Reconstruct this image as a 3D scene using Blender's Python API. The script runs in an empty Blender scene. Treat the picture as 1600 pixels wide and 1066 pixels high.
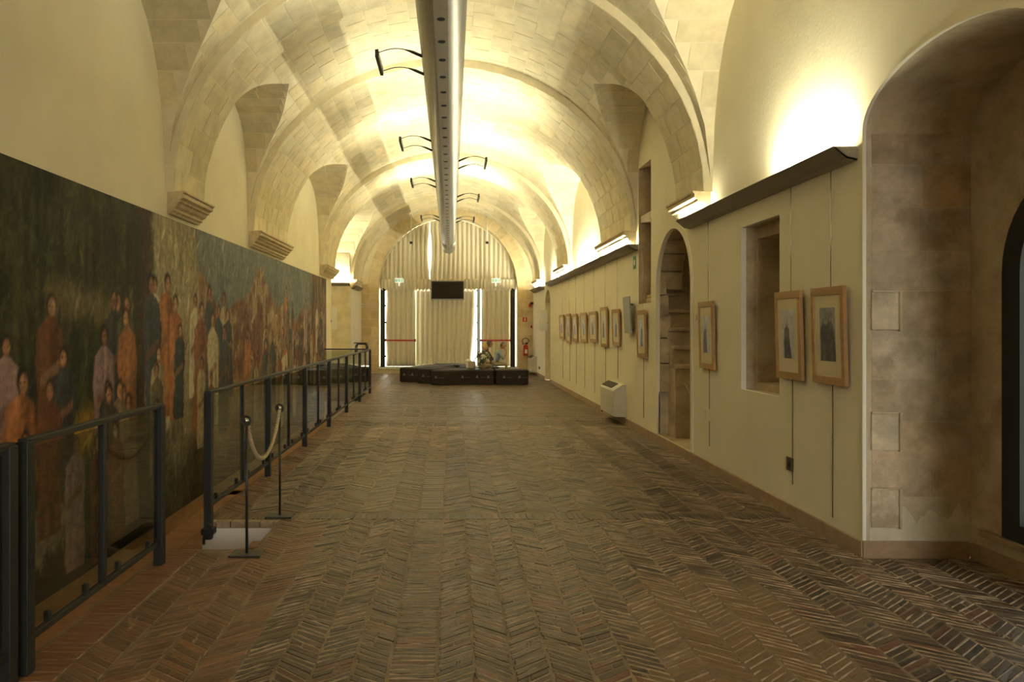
import bpy, bmesh, math, random
import numpy as np
from mathutils import Vector, Matrix
from mathutils.geometry import tessellate_polygon

random.seed(7)
RNG = np.random.default_rng(11)
PI = math.pi
SC = bpy.context.scene
COL = SC.collection

# ------------------------------------------------------------------ camera, world, exposure
cam = bpy.data.cameras.new('camera')
cam.sensor_width = 36.0
cam.lens = 27.0
cam.shift_x = (800 - 705) / 1600
cam.shift_y = -(533 - 512) / 1600
cam.clip_end = 300
camo = bpy.data.objects.new('camera', cam)
COL.objects.link(camo)
camo.location = (0, 0, 1.6)
camo.rotation_euler = (PI / 2, 0, 0)
SC.camera = camo
SC.view_settings.view_transform = 'Standard'
SC.view_settings.look = 'None'
SC.view_settings.gamma = 1.0
SC.view_settings.use_curve_mapping = False
SC.view_settings.exposure = 1.2
SC.cycles.use_denoising = True
SC.cycles.diffuse_bounces = 6
SC.cycles.max_bounces = 16
SC.cycles.transparent_max_bounces = 24
SC.cycles.caustics_reflective = False
SC.cycles.caustics_refractive = False

world = bpy.data.worlds.new('world')
SC.world = world
world.use_nodes = True
wn = world.node_tree
bg = wn.nodes['Background']
bg.inputs[0].default_value = (1.0, 0.97, 0.90, 1)
bg.inputs[1].default_value = 6.0

LAMP = (1.0, 0.94, 0.66)


def area(name, loc, rot, sx, sy, power, color=LAMP, spread=PI, portal=False):
    l = bpy.data.lights.new(name, 'AREA')
    l.shape = 'RECTANGLE'
    l.size, l.size_y = sx, sy
    l.energy = power
    l.color = color
    l.spread = spread
    o = bpy.data.objects.new(name, l)
    o.location = loc
    o.rotation_euler = rot
    COL.objects.link(o)
    if portal:
        l.cycles.is_portal = True
    return o


UP = (PI, 0, 0)
# daylight openings
area('portal_side_window', (3.9, 4.5, 1.5), (0, PI / 2, 0), 2.9, 1.5, 1, portal=True)
area('portal_rear_opening', (1.0, -5.2, 2.0), (PI / 2, 0, PI), 1.8, 3.9, 1, portal=True)
# fluorescent tubes in the wall troughs (position y, length, power)
TROUGH = [(6.15, 1.1, 36), (8.85, .8, 26), (12.4, .95, 36), (13.6, 1.0, 36), (15.7, 1.3, 38),
          (17.0, 1.0, 20), (18.8, 1.2, 36), (20.2, 1.0, 34), (21.5, .8, 20), (24.3, 1.0, 46), (25.5, .9, 44)]
for y, ln, p in TROUGH:
    area('trough_lamp_light', (2.79, y, 2.865), (PI, math.radians(-8), 0), .07, ln, p)
area('trough_lamp_light', (-3.52, 23.95, 3.0), UP, .6, .07, 38)
area('trough_lamp_light', (-3.06, 25.0, 2.965), UP, .07, 1.3, 46)
# uplights carried by the duct (side, first arm y, arm gap)
SPOTS = [(-1, 7.7, .55), (-1, 11.2, .6), (-1, 14.3, .6), (-1, 19.0, .6), (1, 12.55, .6), (1, 16.0, .6), (1, 19.3, .6)]
SPOT_P = 13

# ------------------------------------------------------------------ generic helpers
ORIGIN = {}


def root_loc(o):
    while o is not None:
        if o.parent is None:
            return ORIGIN.get(o.name, Vector((0, 0, 0)))
        o = o.parent
    return Vector((0, 0, 0))


class MB:
    def __init__(self):
        self.v = []
        self.f = []
        self.m = []
        self.smooth = []

    def add(self, vs, fs, mi=0, smooth=False):
        b = len(self.v)
        self.v += [tuple(p) for p in vs]
        for f in fs:
            self.f.append(tuple(b + i for i in f))
            self.m.append(mi)
            self.smooth.append(smooth)
        return self

    def box(self, a, b, mi=0, bev=0.0):
        x0, y0, z0 = a
        x1, y1, z1 = b
        x0, x1 = min(x0, x1), max(x0, x1)
        y0, y1 = min(y0, y1), max(y0, y1)
        z0, z1 = min(z0, z1), max(z0, z1)
        if bev <= 0:
            vs = [(x0, y0, z0), (x1, y0, z0), (x1, y1, z0), (x0, y1, z0), (x0, y0, z1), (x1, y0, z1), (x1, y1, z1), (x0, y1, z1)]
            fs = [(3, 2, 1, 0), (4, 5, 6, 7), (0, 1, 5, 4), (1, 2, 6, 5), (2, 3, 7, 6), (3, 0, 4, 7)]
            return self.add(vs, fs, mi)
        bm = bmesh.new()
        bmesh.ops.create_cube(bm, size=1)
        for v in bm.verts:
            v.co = Vector(((x0 + x1) / 2 + v.co.x * (x1 - x0), (y0 + y1) / 2 + v.co.y * (y1 - y0), (z0 + z1) / 2 + v.co.z * (z1 - z0)))
        bmesh.ops.bevel(bm, geom=list(bm.edges), offset=bev, segments=2, affect='EDGES', profile=.5)
        self.bm(bm, mi)
        return self

    def bm(self, bm, mi=0, smooth=False):
        bm.verts.index_update()
        self.add([v.co[:] for v in bm.verts], [[v.index for v in f.verts] for f in bm.faces], mi, smooth)
        bm.free()
        return self

    def tube(self, pts, r, n=8, mi=0, cap=True, smooth=True):
        pts = [Vector(p) for p in pts]
        rs = r if isinstance(r, (list, tuple)) else [r] * len(pts)
        vs, fs = [], []
        prev = None
        for i, p in enumerate(pts):
            d = (pts[min(i + 1, len(pts) - 1)] - pts[max(i - 1, 0)]).normalized()
            if prev is None:
                a = d.orthogonal().normalized()
            else:
                a = (prev - d * prev.dot(d)).normalized()
            prev = a
            b = d.cross(a)
            for k in range(n):
                t = 2 * PI * k / n
                vs.append(p + (a * math.cos(t) + b * math.sin(t)) * rs[i])
        for i in range(len(pts) - 1):
            for k in range(n):
                fs.append((i * n + k, i * n + (k + 1) % n, (i + 1) * n + (k + 1) % n, (i + 1) * n + k))
        self.add(vs, fs, mi, smooth)
        if cap:
            b = len(self.v) - len(vs)
            self.f.append(tuple(b + k for k in reversed(range(n))))
            self.m.append(mi)
            self.smooth.append(False)
            e = b + (len(pts) - 1) * n
            self.f.append(tuple(e + k for k in range(n)))
            self.m.append(mi)
            self.smooth.append(False)
        return self

    def sphere(self, c, r, sx=1, sy=1, sz=1, seg=12, rings=8, mi=0):
        bm = bmesh.new()
        bmesh.ops.create_uvsphere(bm, u_segments=seg, v_segments=rings, radius=r)
        for v in bm.verts:
            v.co = Vector((c[0] + v.co.x * sx, c[1] + v.co.y * sy, c[2] + v.co.z * sz))
        return self.bm(bm, mi, True)

    def extrude(self, poly, fn, t0, t1, mi=0):
        """poly: 2D points; fn(a, b, t) -> 3D."""
        n = len(poly)
        vs = [fn(a, b, t0) for a, b in poly] + [fn(a, b, t1) for a, b in poly]
        fs = [(i, (i + 1) % n, n + (i + 1) % n, n + i) for i in range(n)]
        tris = tessellate_polygon([[Vector((a, b, 0)) for a, b in poly]])
        fs += [tuple(t) for t in tris] + [tuple(n + i for i in reversed(t)) for t in tris]
        return self.add(vs, fs, mi)

    def grid(self, fn, nu, nv, mi=0, smooth=True):
        vs = [fn(i / nu, j / nv) for i in range(nu + 1) for j in range(nv + 1)]
        fs = [(i * (nv + 1) + j, (i + 1) * (nv + 1) + j, (i + 1) * (nv + 1) + j + 1, i * (nv + 1) + j + 1) for i in range(nu) for j in range(nv)]
        return self.add(vs, fs, mi, smooth)

    def build(self, name, mats, parent=None, fix=True):
        me = bpy.data.meshes.new(name)
        off = root_loc(parent) if parent is not None else Vector((0, 0, 0))
        me.from_pydata([(p[0] - off.x, p[1] - off.y, p[2] - off.z) for p in self.v], [], self.f)
        if not isinstance(mats, (list, tuple)):
            mats = [mats]
        for m in mats:
            me.materials.append(m)
        me.polygons.foreach_set('material_index', self.m)
        me.polygons.foreach_set('use_smooth', self.smooth)
        if fix:
            bm = bmesh.new()
            bm.from_mesh(me)
            bmesh.ops.recalc_face_normals(bm, faces=bm.faces)
            bm.to_mesh(me)
            bm.free()
        me.update()
        o = bpy.data.objects.new(name, me)
        COL.objects.link(o)
        if parent is not None:
            o.parent = parent
        return o


def thing(name, label, cat, loc=(0, 0, 0), group=None):
    o = bpy.data.objects.new(name, None)
    o.empty_display_size = .1
    COL.objects.link(o)
    o.location = loc
    ORIGIN[o.name] = Vector(loc)
    return tag(o, label, cat, group)


def tag(o, label, cat, group=None):
    o['label'] = label
    o['category'] = cat
    if group:
        o['group'] = group
    return o


def struct(o):
    o['kind'] = 'structure'
    return o


def stuff(o):
    o['kind'] = 'stuff'
    return o


def tint(o, cols):
    """one colour per vertex."""
    a = o.data.color_attributes.new('tint', 'FLOAT_COLOR', 'POINT')
    c = np.ones((len(o.data.vertices), 4), dtype=np.float32)
    c[:, :3] = cols
    a.data.foreach_set('color', c.ravel())
    return o


def np_mesh(name, V, F, mats, parent=None, cols=None, smooth=False):
    V = np.asarray(V, dtype=np.float32)
    F = np.asarray(F, dtype=np.int32)
    off = root_loc(parent) if parent is not None else Vector((0, 0, 0))
    V = V - np.array(off[:], dtype=np.float32)
    me = bpy.data.meshes.new(name)
    k = F.shape[1]
    me.vertices.add(len(V))
    me.vertices.foreach_set('co', V.ravel())
    me.loops.add(F.size)
    me.loops.foreach_set('vertex_index', F.ravel())
    me.polygons.add(len(F))
    me.polygons.foreach_set('loop_start', np.arange(0, F.size, k, dtype=np.int32))
    me.polygons.foreach_set('loop_total', np.full(len(F), k, dtype=np.int32))
    me.polygons.foreach_set('use_smooth', np.full(len(F), smooth))
    me.materials.append(mats)
    me.update(calc_edges=True)
    o = bpy.data.objects.new(name, me)
    COL.objects.link(o)
    if parent is not None:
        o.parent = parent
    if cols is not None:
        tint(o, cols)
    return o


# ------------------------------------------------------------------ materials
def mat(name, color=(.5, .5, .5), rough=.6, metal=0.0, spec=.5, noise=0.0, nscale=8.0, bump=0.0, bscale=40.0, attr=False, blotch=None, emit=None):
    m = bpy.data.materials.new(name)
    m.use_nodes = True
    nt = m.node_tree
    p = nt.nodes['Principled BSDF']
    p.inputs['Roughness'].default_value = rough
    p.inputs['Metallic'].default_value = metal
    p.inputs['Specular IOR Level'].default_value = spec
    tc = nt.nodes.new('ShaderNodeNewGeometry')
    out = None
    if attr:
        a = nt.nodes.new('ShaderNodeAttribute')
        a.attribute_name = 'tint'
        out = a.outputs['Color']
    else:
        c = nt.nodes.new('ShaderNodeRGB')
        c.outputs[0].default_value = (*color, 1)
        out = c.outputs[0]

    def mul(src, fac_socket, lo, hi):
        mr = nt.nodes.new('ShaderNodeMapRange')
        mr.inputs['From Min'].default_value = .3
        mr.inputs['From Max'].default_value = .7
        mr.inputs['To Min'].default_value = lo
        mr.inputs['To Max'].default_value = hi
        nt.links.new(fac_socket, mr.inputs['Value'])
        vm = nt.nodes.new('ShaderNodeVectorMath')
        vm.operation = 'SCALE'
        nt.links.new(src, vm.inputs[0])
        nt.links.new(mr.outputs[0], vm.inputs['Scale'])
        return vm.outputs[0]

    def noise_node(sc, det=5, rgh=.6):
        n = nt.nodes.new('ShaderNodeTexNoise')
        n.inputs['Scale'].default_value = sc
        n.inputs['Detail'].default_value = det
        n.inputs['Roughness'].default_value = rgh
        nt.links.new(tc.outputs['Position'], n.inputs['Vector'])
        return n.outputs['Fac']

    if noise:
        out = mul(out, noise_node(nscale), 1 - noise, 1 + noise)
    if blotch:
        bcol, bsc, lo, hi, amt = blotch
        nz = noise_node(bsc, 6, .65)
        mr = nt.nodes.new('ShaderNodeMapRange')
        mr.inputs['From Min'].default_value = lo
        mr.inputs['From Max'].default_value = hi
        mr.inputs['To Max'].default_value = amt
        nt.links.new(nz, mr.inputs['Value'])
        mx = nt.nodes.new('ShaderNodeMix')
        mx.data_type = 'RGBA'
        nt.links.new(mr.outputs[0], mx.inputs['Factor'])
        nt.links.new(out, mx.inputs['A'])
        mx.inputs['B'].default_value = (*bcol, 1)
        out = mx.outputs['Result']
    nt.links.new(out, p.inputs['Base Color'])
    if bump:
        b = nt.nodes.new('ShaderNodeBump')
        b.inputs['Strength'].default_value = 1.0
        b.inputs['Distance'].default_value = bump
        nt.links.new(noise_node(bscale, 6, .6), b.inputs['Height'])
        nt.links.new(b.outputs[0], p.inputs['Normal'])
    if emit:
        p.inputs['Emission Color'].default_value = (*emit[0], 1)
        p.inputs['Emission Strength'].default_value = emit[1]
    return m


M = {}
M['plaster'] = mat('plaster', (.81, .755, .57), .85, spec=.2, noise=.05, nscale=1.2, bump=.002, bscale=30)
M['plaster_white'] = mat('plaster_white', (.86, .83, .74), .8, spec=.2, noise=.04, nscale=2)
M['plaster_band'] = mat('plaster_band', (.62, .55, .42), .9, noise=.14, nscale=7, bump=.006, bscale=25)
M['stone'] = mat('limestone', (.72, .64, .44), .9, spec=.2, noise=.16, nscale=3.2, bump=.006, bscale=22, blotch=((.74, .68, .50), 1.6, .48, .68, .7))
M['vault_mortar'] = mat('vault_mortar', (.78, .71, .52), .9, spec=.2, noise=.1, nscale=4)
M['stone_t'] = mat('limestone_blocks', rough=.9, spec=.2, attr=True, noise=.13, nscale=5, bump=.006, bscale=22, blotch=((.76, .70, .52), 1.5, .5, .7, .65))
M['stone_old'] = mat('old_stone', (.50, .40, .26), .9, spec=.2, noise=.22, nscale=4, bump=.008, bscale=18, blotch=((.66, .58, .44), 2.2, .48, .66, .75))
M['stone_old_t'] = mat('old_stone_blocks', rough=.9, spec=.2, attr=True, noise=.28, nscale=4, bump=.016, bscale=14, blotch=((.30, .22, .13), 3.1, .5, .66, .6))
M['corbel'] = mat('corbel_stone', (.62, .52, .34), .9, spec=.2, noise=.18, nscale=10, bump=.004, bscale=40)
M['mortar'] = mat('mortar', (.20, .15, .095), .6, spec=.25, noise=.25, nscale=9, bump=.006, bscale=60, blotch=((.34, .25, .18), 2.5, .5, .65, .8))
M['brick'] = mat('floor_brick', rough=.36, spec=.3, attr=True, noise=.22, nscale=30, bump=.0035, bscale=55, blotch=((.20, .155, .10), 3.0, .52, .7, .45))
M['ridge'] = mat('mortar_ridge', (.36, .275, .185), .5, spec=.3, noise=.35, nscale=14, bump=.003, bscale=80, blotch=((.56, .41, .31), 2.0, .5, .62, .9))
M['tile'] = mat('terracotta_tile', (.33, .17, .09), .5, spec=.4, noise=.2, nscale=6, bump=.001, bscale=40)
M['skirting'] = mat('skirting_stone', (.36, .25, .15), .55, spec=.4, noise=.15, nscale=10)
M['iron'] = mat('painted_iron', (.018, .019, .017), .5, spec=.4, noise=.1, nscale=30)
M['steel_dark'] = mat('gunmetal', (.07, .065, .055), .42, metal=.7, noise=.1, nscale=20)
M['duct'] = mat('duct_metal', (.33, .33, .33), .38, metal=.85, noise=.06, nscale=4)
M['duct_strip'] = mat('duct_strip_metal', (.46, .44, .40), .45, metal=.6, noise=.05, nscale=5)
M['black'] = mat('black', (.008, .008, .008), .6)
M['ledge'] = mat('ledge_metal', (.30, .27, .20), .55, metal=.3, noise=.06, nscale=8)
M['wood'] = mat('frame_wood', (.42, .245, .095), .5, spec=.35, noise=.12, nscale=14)
M['mat'] = mat('picture_mat', (.68, .60, .40), .9, spec=.1)
M['plank'] = mat('pine_plank', (.34, .19, .08), .55, noise=.16, nscale=7)
M['print'] = mat('photo_print', rough=.35, attr=True, spec=.4)
M['paint'] = mat('oil_paint', rough=.6, attr=True, spec=.12, noise=.1, nscale=30, bump=.003, bscale=60)
M['white_metal'] = mat('white_enamel', (.60, .56, .45), .4, noise=.03, nscale=6)
M['grille'] = mat('dark_grille', (.10, .09, .07), .5)
M['leather'] = mat('brown_leather', (.016, .008, .006), .55, spec=.35, noise=.2, nscale=25, bump=.001, bscale=90)
M['mark'] = mat('white_print', (.62, .56, .48), .7)
M['red'] = mat('red_enamel', (.50, .025, .02), .4)
M['red_sign'] = mat('red_sign', (.60, .05, .03), .5)
M['white'] = mat('white_plastic', (.80, .78, .70), .5)
M['sign_glow'] = mat('lit_sign_white', (.85, .88, .78), .5, emit=((.9, 1, .8), .32))
M['sign_green'] = mat('lit_sign_green', (.02, .30, .13), .5, emit=((.02, .5, .2), .12))
M['glare_glow'] = mat('lamp_glare', (1, 1, .95), .4, emit=((1, 1, .95), .3))  # emission stands in for the reflected glare under the exit signs
M['green_sign'] = mat('green_sign', (.02, .22, .10), .5)
M['screen'] = mat('dark_screen', (.022, .014, .012), .6, spec=.15)
M['bezel'] = mat('grey_bezel', (.30, .29, .27), .4, metal=.4)
M['panel_grey'] = mat('grey_panel', (.36, .36, .33), .5)
M['brass'] = mat('brown_plate', (.11, .065, .03), .45, metal=.2)
M['rope'] = mat('rope', (.52, .42, .27), .9, spec=.1, noise=.25, nscale=60, bump=.003, bscale=120)
M['chrome'] = mat('polished_ball', (.55, .52, .46), .2, metal=1)
M['skin'] = mat('skin', (.50, .27, .18), .6)
M['tan_skin'] = mat('tanned_skin', (.36, .16, .10), .6)
M['blonde'] = mat('blonde_hair', (.62, .45, .20), .7, noise=.25, nscale=60)
M['grey_hair'] = mat('grey_hair', (.10, .085, .07), .7, noise=.3, nscale=60)
M['blue_shirt'] = mat('blue_shirt', (.26, .33, .44), .8, noise=.06, nscale=12)
M['khaki'] = mat('khaki_cloth', (.34, .27, .15), .85, noise=.08, nscale=10)
M['dark_cloth'] = mat('dark_cloth', (.04, .04, .045), .85)
M['shoe'] = mat('shoe', (.05, .035, .025), .5)
M['bag'] = mat('beige_bag', (.36, .31, .24), .8, noise=.1, nscale=20)
M['pale_cloth'] = mat('pale_cloth', (.78, .74, .66), .85)
M['pattern'] = mat('patterned_blouse', (.05, .075, .05), .8, blotch=((.62, .60, .50), 9.0, .50, .53, .9))
M['ground'] = mat('outdoor_paving', (.55, .52, .46), .9, noise=.1, nscale=1)


def glass_mat(name, tint_c, fres=1.5):
    m = bpy.data.materials.new(name)
    m.use_nodes = True
    nt = m.node_tree
    nt.nodes.remove(nt.nodes['Principled BSDF'])
    t = nt.nodes.new('ShaderNodeBsdfTransparent')
    t.inputs[0].default_value = (*tint_c, 1)
    g = nt.nodes.new('ShaderNodeBsdfGlossy')
    g.inputs['Roughness'].default_value = .01
    # Schlick reflectance that is the same from both faces of the pane
    ge = nt.nodes.new('ShaderNodeNewGeometry')
    dt = nt.nodes.new('ShaderNodeVectorMath')
    dt.operation = 'DOT_PRODUCT'
    nt.links.new(ge.outputs['Incoming'], dt.inputs[0])
    nt.links.new(ge.outputs['Normal'], dt.inputs[1])

    def mth(op, a, b=None):
        n = nt.nodes.new('ShaderNodeMath')
        n.operation = op
        for i, v in enumerate((a, b)):
            if v is None:
                continue
            if isinstance(v, (int, float)):
                n.inputs[i].default_value = v
            else:
                nt.links.new(v, n.inputs[i])
        return n.outputs[0]
    one = mth('SUBTRACT', 1.0, mth('ABSOLUTE', dt.outputs['Value']))
    f = nt.nodes.new('ShaderNodeMath')
    f.operation = 'MULTIPLY_ADD'
    nt.links.new(mth('POWER', one, 5.0), f.inputs[0])
    f.inputs[1].default_value = .96
    f.inputs[2].default_value = .04
    mx = nt.nodes.new('ShaderNodeMixShader')
    nt.links.new(f.outputs[0], mx.inputs[0])
    nt.links.new(t.outputs[0], mx.inputs[1])
    nt.links.new(g.outputs[0], mx.inputs[2])
    nt.links.new(mx.outputs[0], nt.nodes['Material Output'].inputs[0])
    return m


M['glass'] = glass_mat('clear_glass', (.80, .84, .80))
M['window_glass'] = glass_mat('window_glass', (.92, .95, .93))
M['dimming_glass'] = glass_mat('dimming_glass', (.2, .22, .2))  # pane colour darkened to hold back daylight falling on the niche jamb


def cloth_mat(name, col, trans):
    m = bpy.data.materials.new(name)
    m.use_nodes = True
    nt = m.node_tree
    nt.nodes.remove(nt.nodes['Principled BSDF'])
    d = nt.nodes.new('ShaderNodeBsdfDiffuse')
    d.inputs[0].default_value = (*col, 1)
    t = nt.nodes.new('ShaderNodeBsdfTranslucent')
    t.inputs[0].default_value = (*col, 1)
    mx = nt.nodes.new('ShaderNodeMixShader')
    mx.inputs[0].default_value = trans
    nt.links.new(d.outputs[0], mx.inputs[1])
    nt.links.new(t.outputs[0], mx.inputs[2])
    nt.links.new(mx.outputs[0], nt.nodes['Material Output'].inputs[0])
    return m


M['curtain'] = cloth_mat('curtain_cloth', (.80, .75, .60), .055)

# ------------------------------------------------------------------ projection helpers (pixel -> place in the hall)
F = 1200.0


def PX(px, py, Y):
    return Vector(((px - 705) * Y / F, Y, 1.6 - (py - 512) * Y / F))


def proj(p):
    y = max(p[1], .05)
    return 705 + p[0] * F / y, 512 - (p[2] - 1.6) * F / y


XR, XL = 2.877, -3.15
XC = (XR + XL) / 2
HALF = (XR - XL) / 2
SPR = 3.1
YB, YE = -5.0, 27.0


# ------------------------------------------------------------------ planar walls with holes
def wall_holes(name, axis, c, outer, holes, m, parent=None):
    """axis 'X': points (y, z) on plane x=c; axis 'Y': points (x, z) on plane y=c."""
    loops = [[Vector((a, b, 0)) for a, b in outer]] + [[Vector((a, b, 0)) for a, b in h] for h in holes]
    pts = [p for l in loops for p in l]
    tris = tessellate_polygon(loops)
    mb = MB()
    if axis == 'X':
        vs = [(c, p.x, p.y) for p in pts]
    else:
        vs = [(p.x, c, p.y) for p in pts]
    mb.add(vs, [tuple(t) for t in tris])
    return mb.build(name, m, parent, fix=False)


def arch_pts(a0, a1, z0, zs, rise, n=20):
    """closed outline: from (a0,z0) up, over an elliptical arch, down to (a1,z0)."""
    ac, r = (a0 + a1) / 2, (a1 - a0) / 2
    pts = [(a0, z0)]
    for i in range(n + 1):
        t = PI - PI * i / n
        pts.append((ac + r * math.cos(t), zs + rise * math.sin(t)))
    pts.append((a1, z0))
    return pts


def rect_pts(a0, a1, z0, z1):
    return [(a0, z0), (a0, z1), (a1, z1), (a1, z0)]


def reveal_mb(pts, fn, d0, d1, closed=True, back=False):
    mb = MB()
    n = len(pts)
    vs = [fn(a, b, d0) for a, b in pts] + [fn(a, b, d1) for a, b in pts]
    rng = range(n) if closed else range(n - 1)
    fs = [(i, (i + 1) % n, n + (i + 1) % n, n + i) for i in rng]
    if back:
        tris = tessellate_polygon([[Vector((a, b, 0)) for a, b in pts]])
        fs += [tuple(n + i for i in t) for t in tris]
    mb.add(vs, fs)
    return mb


fx = lambda a, b, d: (XR + d, a, b)

H_NICHE = arch_pts(3.65, 5.35, 0.0, 2.97, .36, 24)
H_WIN = rect_pts(6.73, 7.62, .99, 2.59)
H_STAIR = arch_pts(9.18, 10.72, .12, 2.12, .76, 24)
H_TALL = rect_pts(11.06, 11.78, 1.96, 4.03)
H_DOOR = arch_pts(22.3, 23.5, 0.0, 2.25, .48, 16)
wall_right = struct(wall_holes('wall_right', 'X', XR, [(YB, -.9), (YE + .9, -.9), (YE + .9, 6.3), (YB, 6.3)], [H_NICHE, H_WIN, H_STAIR, H_TALL, H_DOOR], M['plaster']))
struct(MB().box((XR - .005, 23.52, .1), (XR + .002, YE, 2.8)).build('wall_right_rear', M['plaster_white']))
# plaster edges and stone reveals
reveal_mb(H_WIN, fx, 0, .05).build('plaster_edge', M['plaster_white'], wall_right)
reveal_mb(H_WIN, fx, .05, .14).build('stone_reveal', M['stone_old'], wall_right)
hw2 = rect_pts(6.77, 7.56, 1.06, 2.47)
mbw = MB()
n4 = 4
mbw.add([fx(a, b, .14) for a, b in H_WIN] + [fx(a, b, .14) for a, b in hw2], [(i, (i + 1) % 4, 4 + (i + 1) % 4, 4 + i) for i in range(4)])
mbw.build('stone_reveal', M['stone_old'], wall_right)
reveal_mb(hw2, fx, .14, .75, back=True).build('niche_lining', M['stone_old'], wall_right)
reveal_mb(H_TALL, fx, 0, .7, back=True).build('niche_lining', M['stone_old'], wall_right)
reveal_mb(H_DOOR, fx, 0, .7, closed=False, back=True).build('door_lining', M['stone'], wall_right)

# plaster rim around the stair arch and the big niche
def rim(pts, grow, proud, parent, name='plaster_rim'):
    mb = MB()
    ac = sum(p[0] for p in pts) / len(pts)
    outer = []
    n = len(pts)
    for i, (a, b) in enumerate(pts):
        if i == 0 or i == n - 1:
            outer.append((a + (grow if a > ac else -grow), b))
        else:
            pa, pb = pts[i - 1], pts[i + 1]
            t = Vector((pb[0] - pa[0], pb[1] - pa[1])).normalized()
            nn = Vector((-t.y, t.x))
            outer.append((a + nn.x * grow, b + nn.y * grow))
    vs = [(XR, a, b) for a, b in pts] + [(XR - proud, a, b) for a, b in pts] + [(XR - proud, a, b) for a, b in outer] + [(XR, a, b) for a, b in outer]
    fs = []
    for k in range(3):
        fs += [(k * n + i, k * n + i + 1, (k + 1) * n + i + 1, (k + 1) * n + i) for i in range(n - 1)]
    mb.add(vs, fs)
    return mb.build(name, M['plaster'], parent)


rim(H_STAIR, .07, .02, wall_right)
rim(H_NICHE, .012, .012, wall_right)

# big window niche: lining to the window wall at x = 3.62
NX = 3.62
reveal_mb(H_NICHE, fx, 0, .014, closed=False).build('plaster_edge', M['plaster_white'], wall_right)
reveal_mb(H_NICHE, fx, .014, .035, closed=False).build('stone_edge', M['stone_old'], wall_right)
jamb_base = reveal_mb([(a + (.0 if a < 4.5 else .0), b) for a, b in H_NICHE], fx, .035, NX - XR + .02, closed=False).build('niche_lining', M['stone_old'], wall_right)
# stones of the far jamb (facing the camera)
random.seed(3)
z = .42
while z < 2.9:
    h = random.uniform(.24, .34)
    z1 = min(z + h, 2.95)
    x = XR + .05
    while x < NX - .05:
        w = random.uniform(.3, .5)
        x1 = min(x + w, NX)
        if NX - x1 < .12:
            x1 = NX
        mb = MB()
        d = random.uniform(.001, .003)
        mb.box((x + .002, 5.352 - d - .002, z + .002), (x1 - .002, 5.37, z1 - .002))
        o = mb.build('stone', M['stone_old_t'], wall_right)
        s = random.uniform(.92, 1.08)
        kk = random.random()
        tint(o, np.array((.52 * s, (.37 + .06 * kk) * s, (.22 + .10 * kk) * s)))
        x = x1
    z = z1
for za, zb in ((1.585, 1.845), (.745, 1.0), (.21, .47)):
    # three paler insets at the corner, each with a raised lip
    q = MB()
    x0, x1 = XR + .045, XR + .235
    q.box((x0, 5.335, za), (x1, 5.352, zb), bev=.004)
    o = q.build('stone_inset', M['stone_old_t'], wall_right)
    tint(o, np.array((.58, .49, .35)))
    q = MB()
    q.box((x1, 5.325, za - .01), (x1 + .018, 5.352, zb + .01), bev=.003)
    q.box((x0, 5.328, zb), (x1, 5.352, zb + .014), bev=.003)
    q.build('inset_lip', M['stone_old'], wall_right)
q = MB()
nb_ = 26
rb = random.Random(8)
topz = [.30 + .05 * math.sin(i * .9) + rb.uniform(-.03, .03) for i in range(nb_ + 1)]
vs = []
for i in range(nb_ + 1):
    x = XR + .036 + (NX - XR - .036) * i / nb_
    vs += [(x, 5.346, .1), (x, 5.346, topz[i]), (x, 5.353, topz[i] + .012)]
q.add(vs, [f for i in range(nb_) for f in ((3 * i, 3 * i + 3, 3 * i + 4, 3 * i + 1), (3 * i + 1, 3 * i + 4, 3 * i + 5, 3 * i + 2))])
q.build('plaster_band', M['plaster_band'], wall_right)
# window wall of the niche with an arched opening
H_SIDEWIN = arch_pts(3.9, 5.03, .23, 1.95, .62, 20)
struct(wall_holes('wall_window_niche', 'X', NX, [(3.6, -.3), (5.4, -.3), (5.4, 3.5), (3.6, 3.5)], [H_SIDEWIN], M['stone_old']))
win = struct(reveal_mb(H_SIDEWIN, lambda a, b, d: (NX + d, a, b), 0, .30).build('window_1', M['plaster_white']))
fr = MB()
inner = arch_pts(4.06, 4.87, .34, 1.95, .47, 20)
nn = len(inner)
for d0, d1 in ((-.015, .08),):
    vs = [(NX + d0, a, b) for a, b in H_SIDEWIN] + [(NX + d0, a, b) for a, b in inner] + [(NX + d1, a, b) for a, b in inner] + [(NX + d1, a, b) for a, b in H_SIDEWIN]
    fs = []
    for k in range(3):
        fs += [(k * nn + i, k * nn + (i + 1) % nn, (k + 1) * nn + (i + 1) % nn, (k + 1) * nn + i) for i in range(nn)]
    fr.add(vs, fs)
fr.box((NX - .01, 4.46, .3), (NX + .08, 4.52, 2.49))
fr.build('window_frame', M['iron'], win)
gl = MB()
tr = tessellate_polygon([[Vector((a, b, 0)) for a, b in inner]])
gl.add([(NX + .04, a, b) for a, b in inner], [tuple(t) for t in tr])
gl.build('pane', M['dimming_glass'], win, fix=False)
sl = MB()
sl.box((NX - .05, 3.66, .19), (NX + .1, 5.2, .23), bev=.008)
sl.build('window_sill', M['skirting'], win)

# stair behind the arch
st = struct(MB().box((3.9, 10.6, 0), (3.99, 14, 3.4)).build('wall_stair', M['stone_old']))
MB().box((XR + .03, 13.9, 0), (3.95, 14, 3.4)).build('back_masonry', M['stone_old'], st)
MB().box((XR + .02, 9.0, -.1), (3.95, 14, .1)).build('landing', M['stone_old'], st)
MB().box((XR + .03, 9.0, 3.2), (3.95, 14, 3.3)).build('soffit', M['stone_old'], st)
MB().box((XR + .03, 8.95, -.1), (3.96, 9.05, 3.4)).build('side_masonry', M['stone_old'], st)
MB().box((3.92, 9.0, -.1), (3.96, 14, 3.4)).build('side_masonry', M['stone_old'], st)
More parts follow.
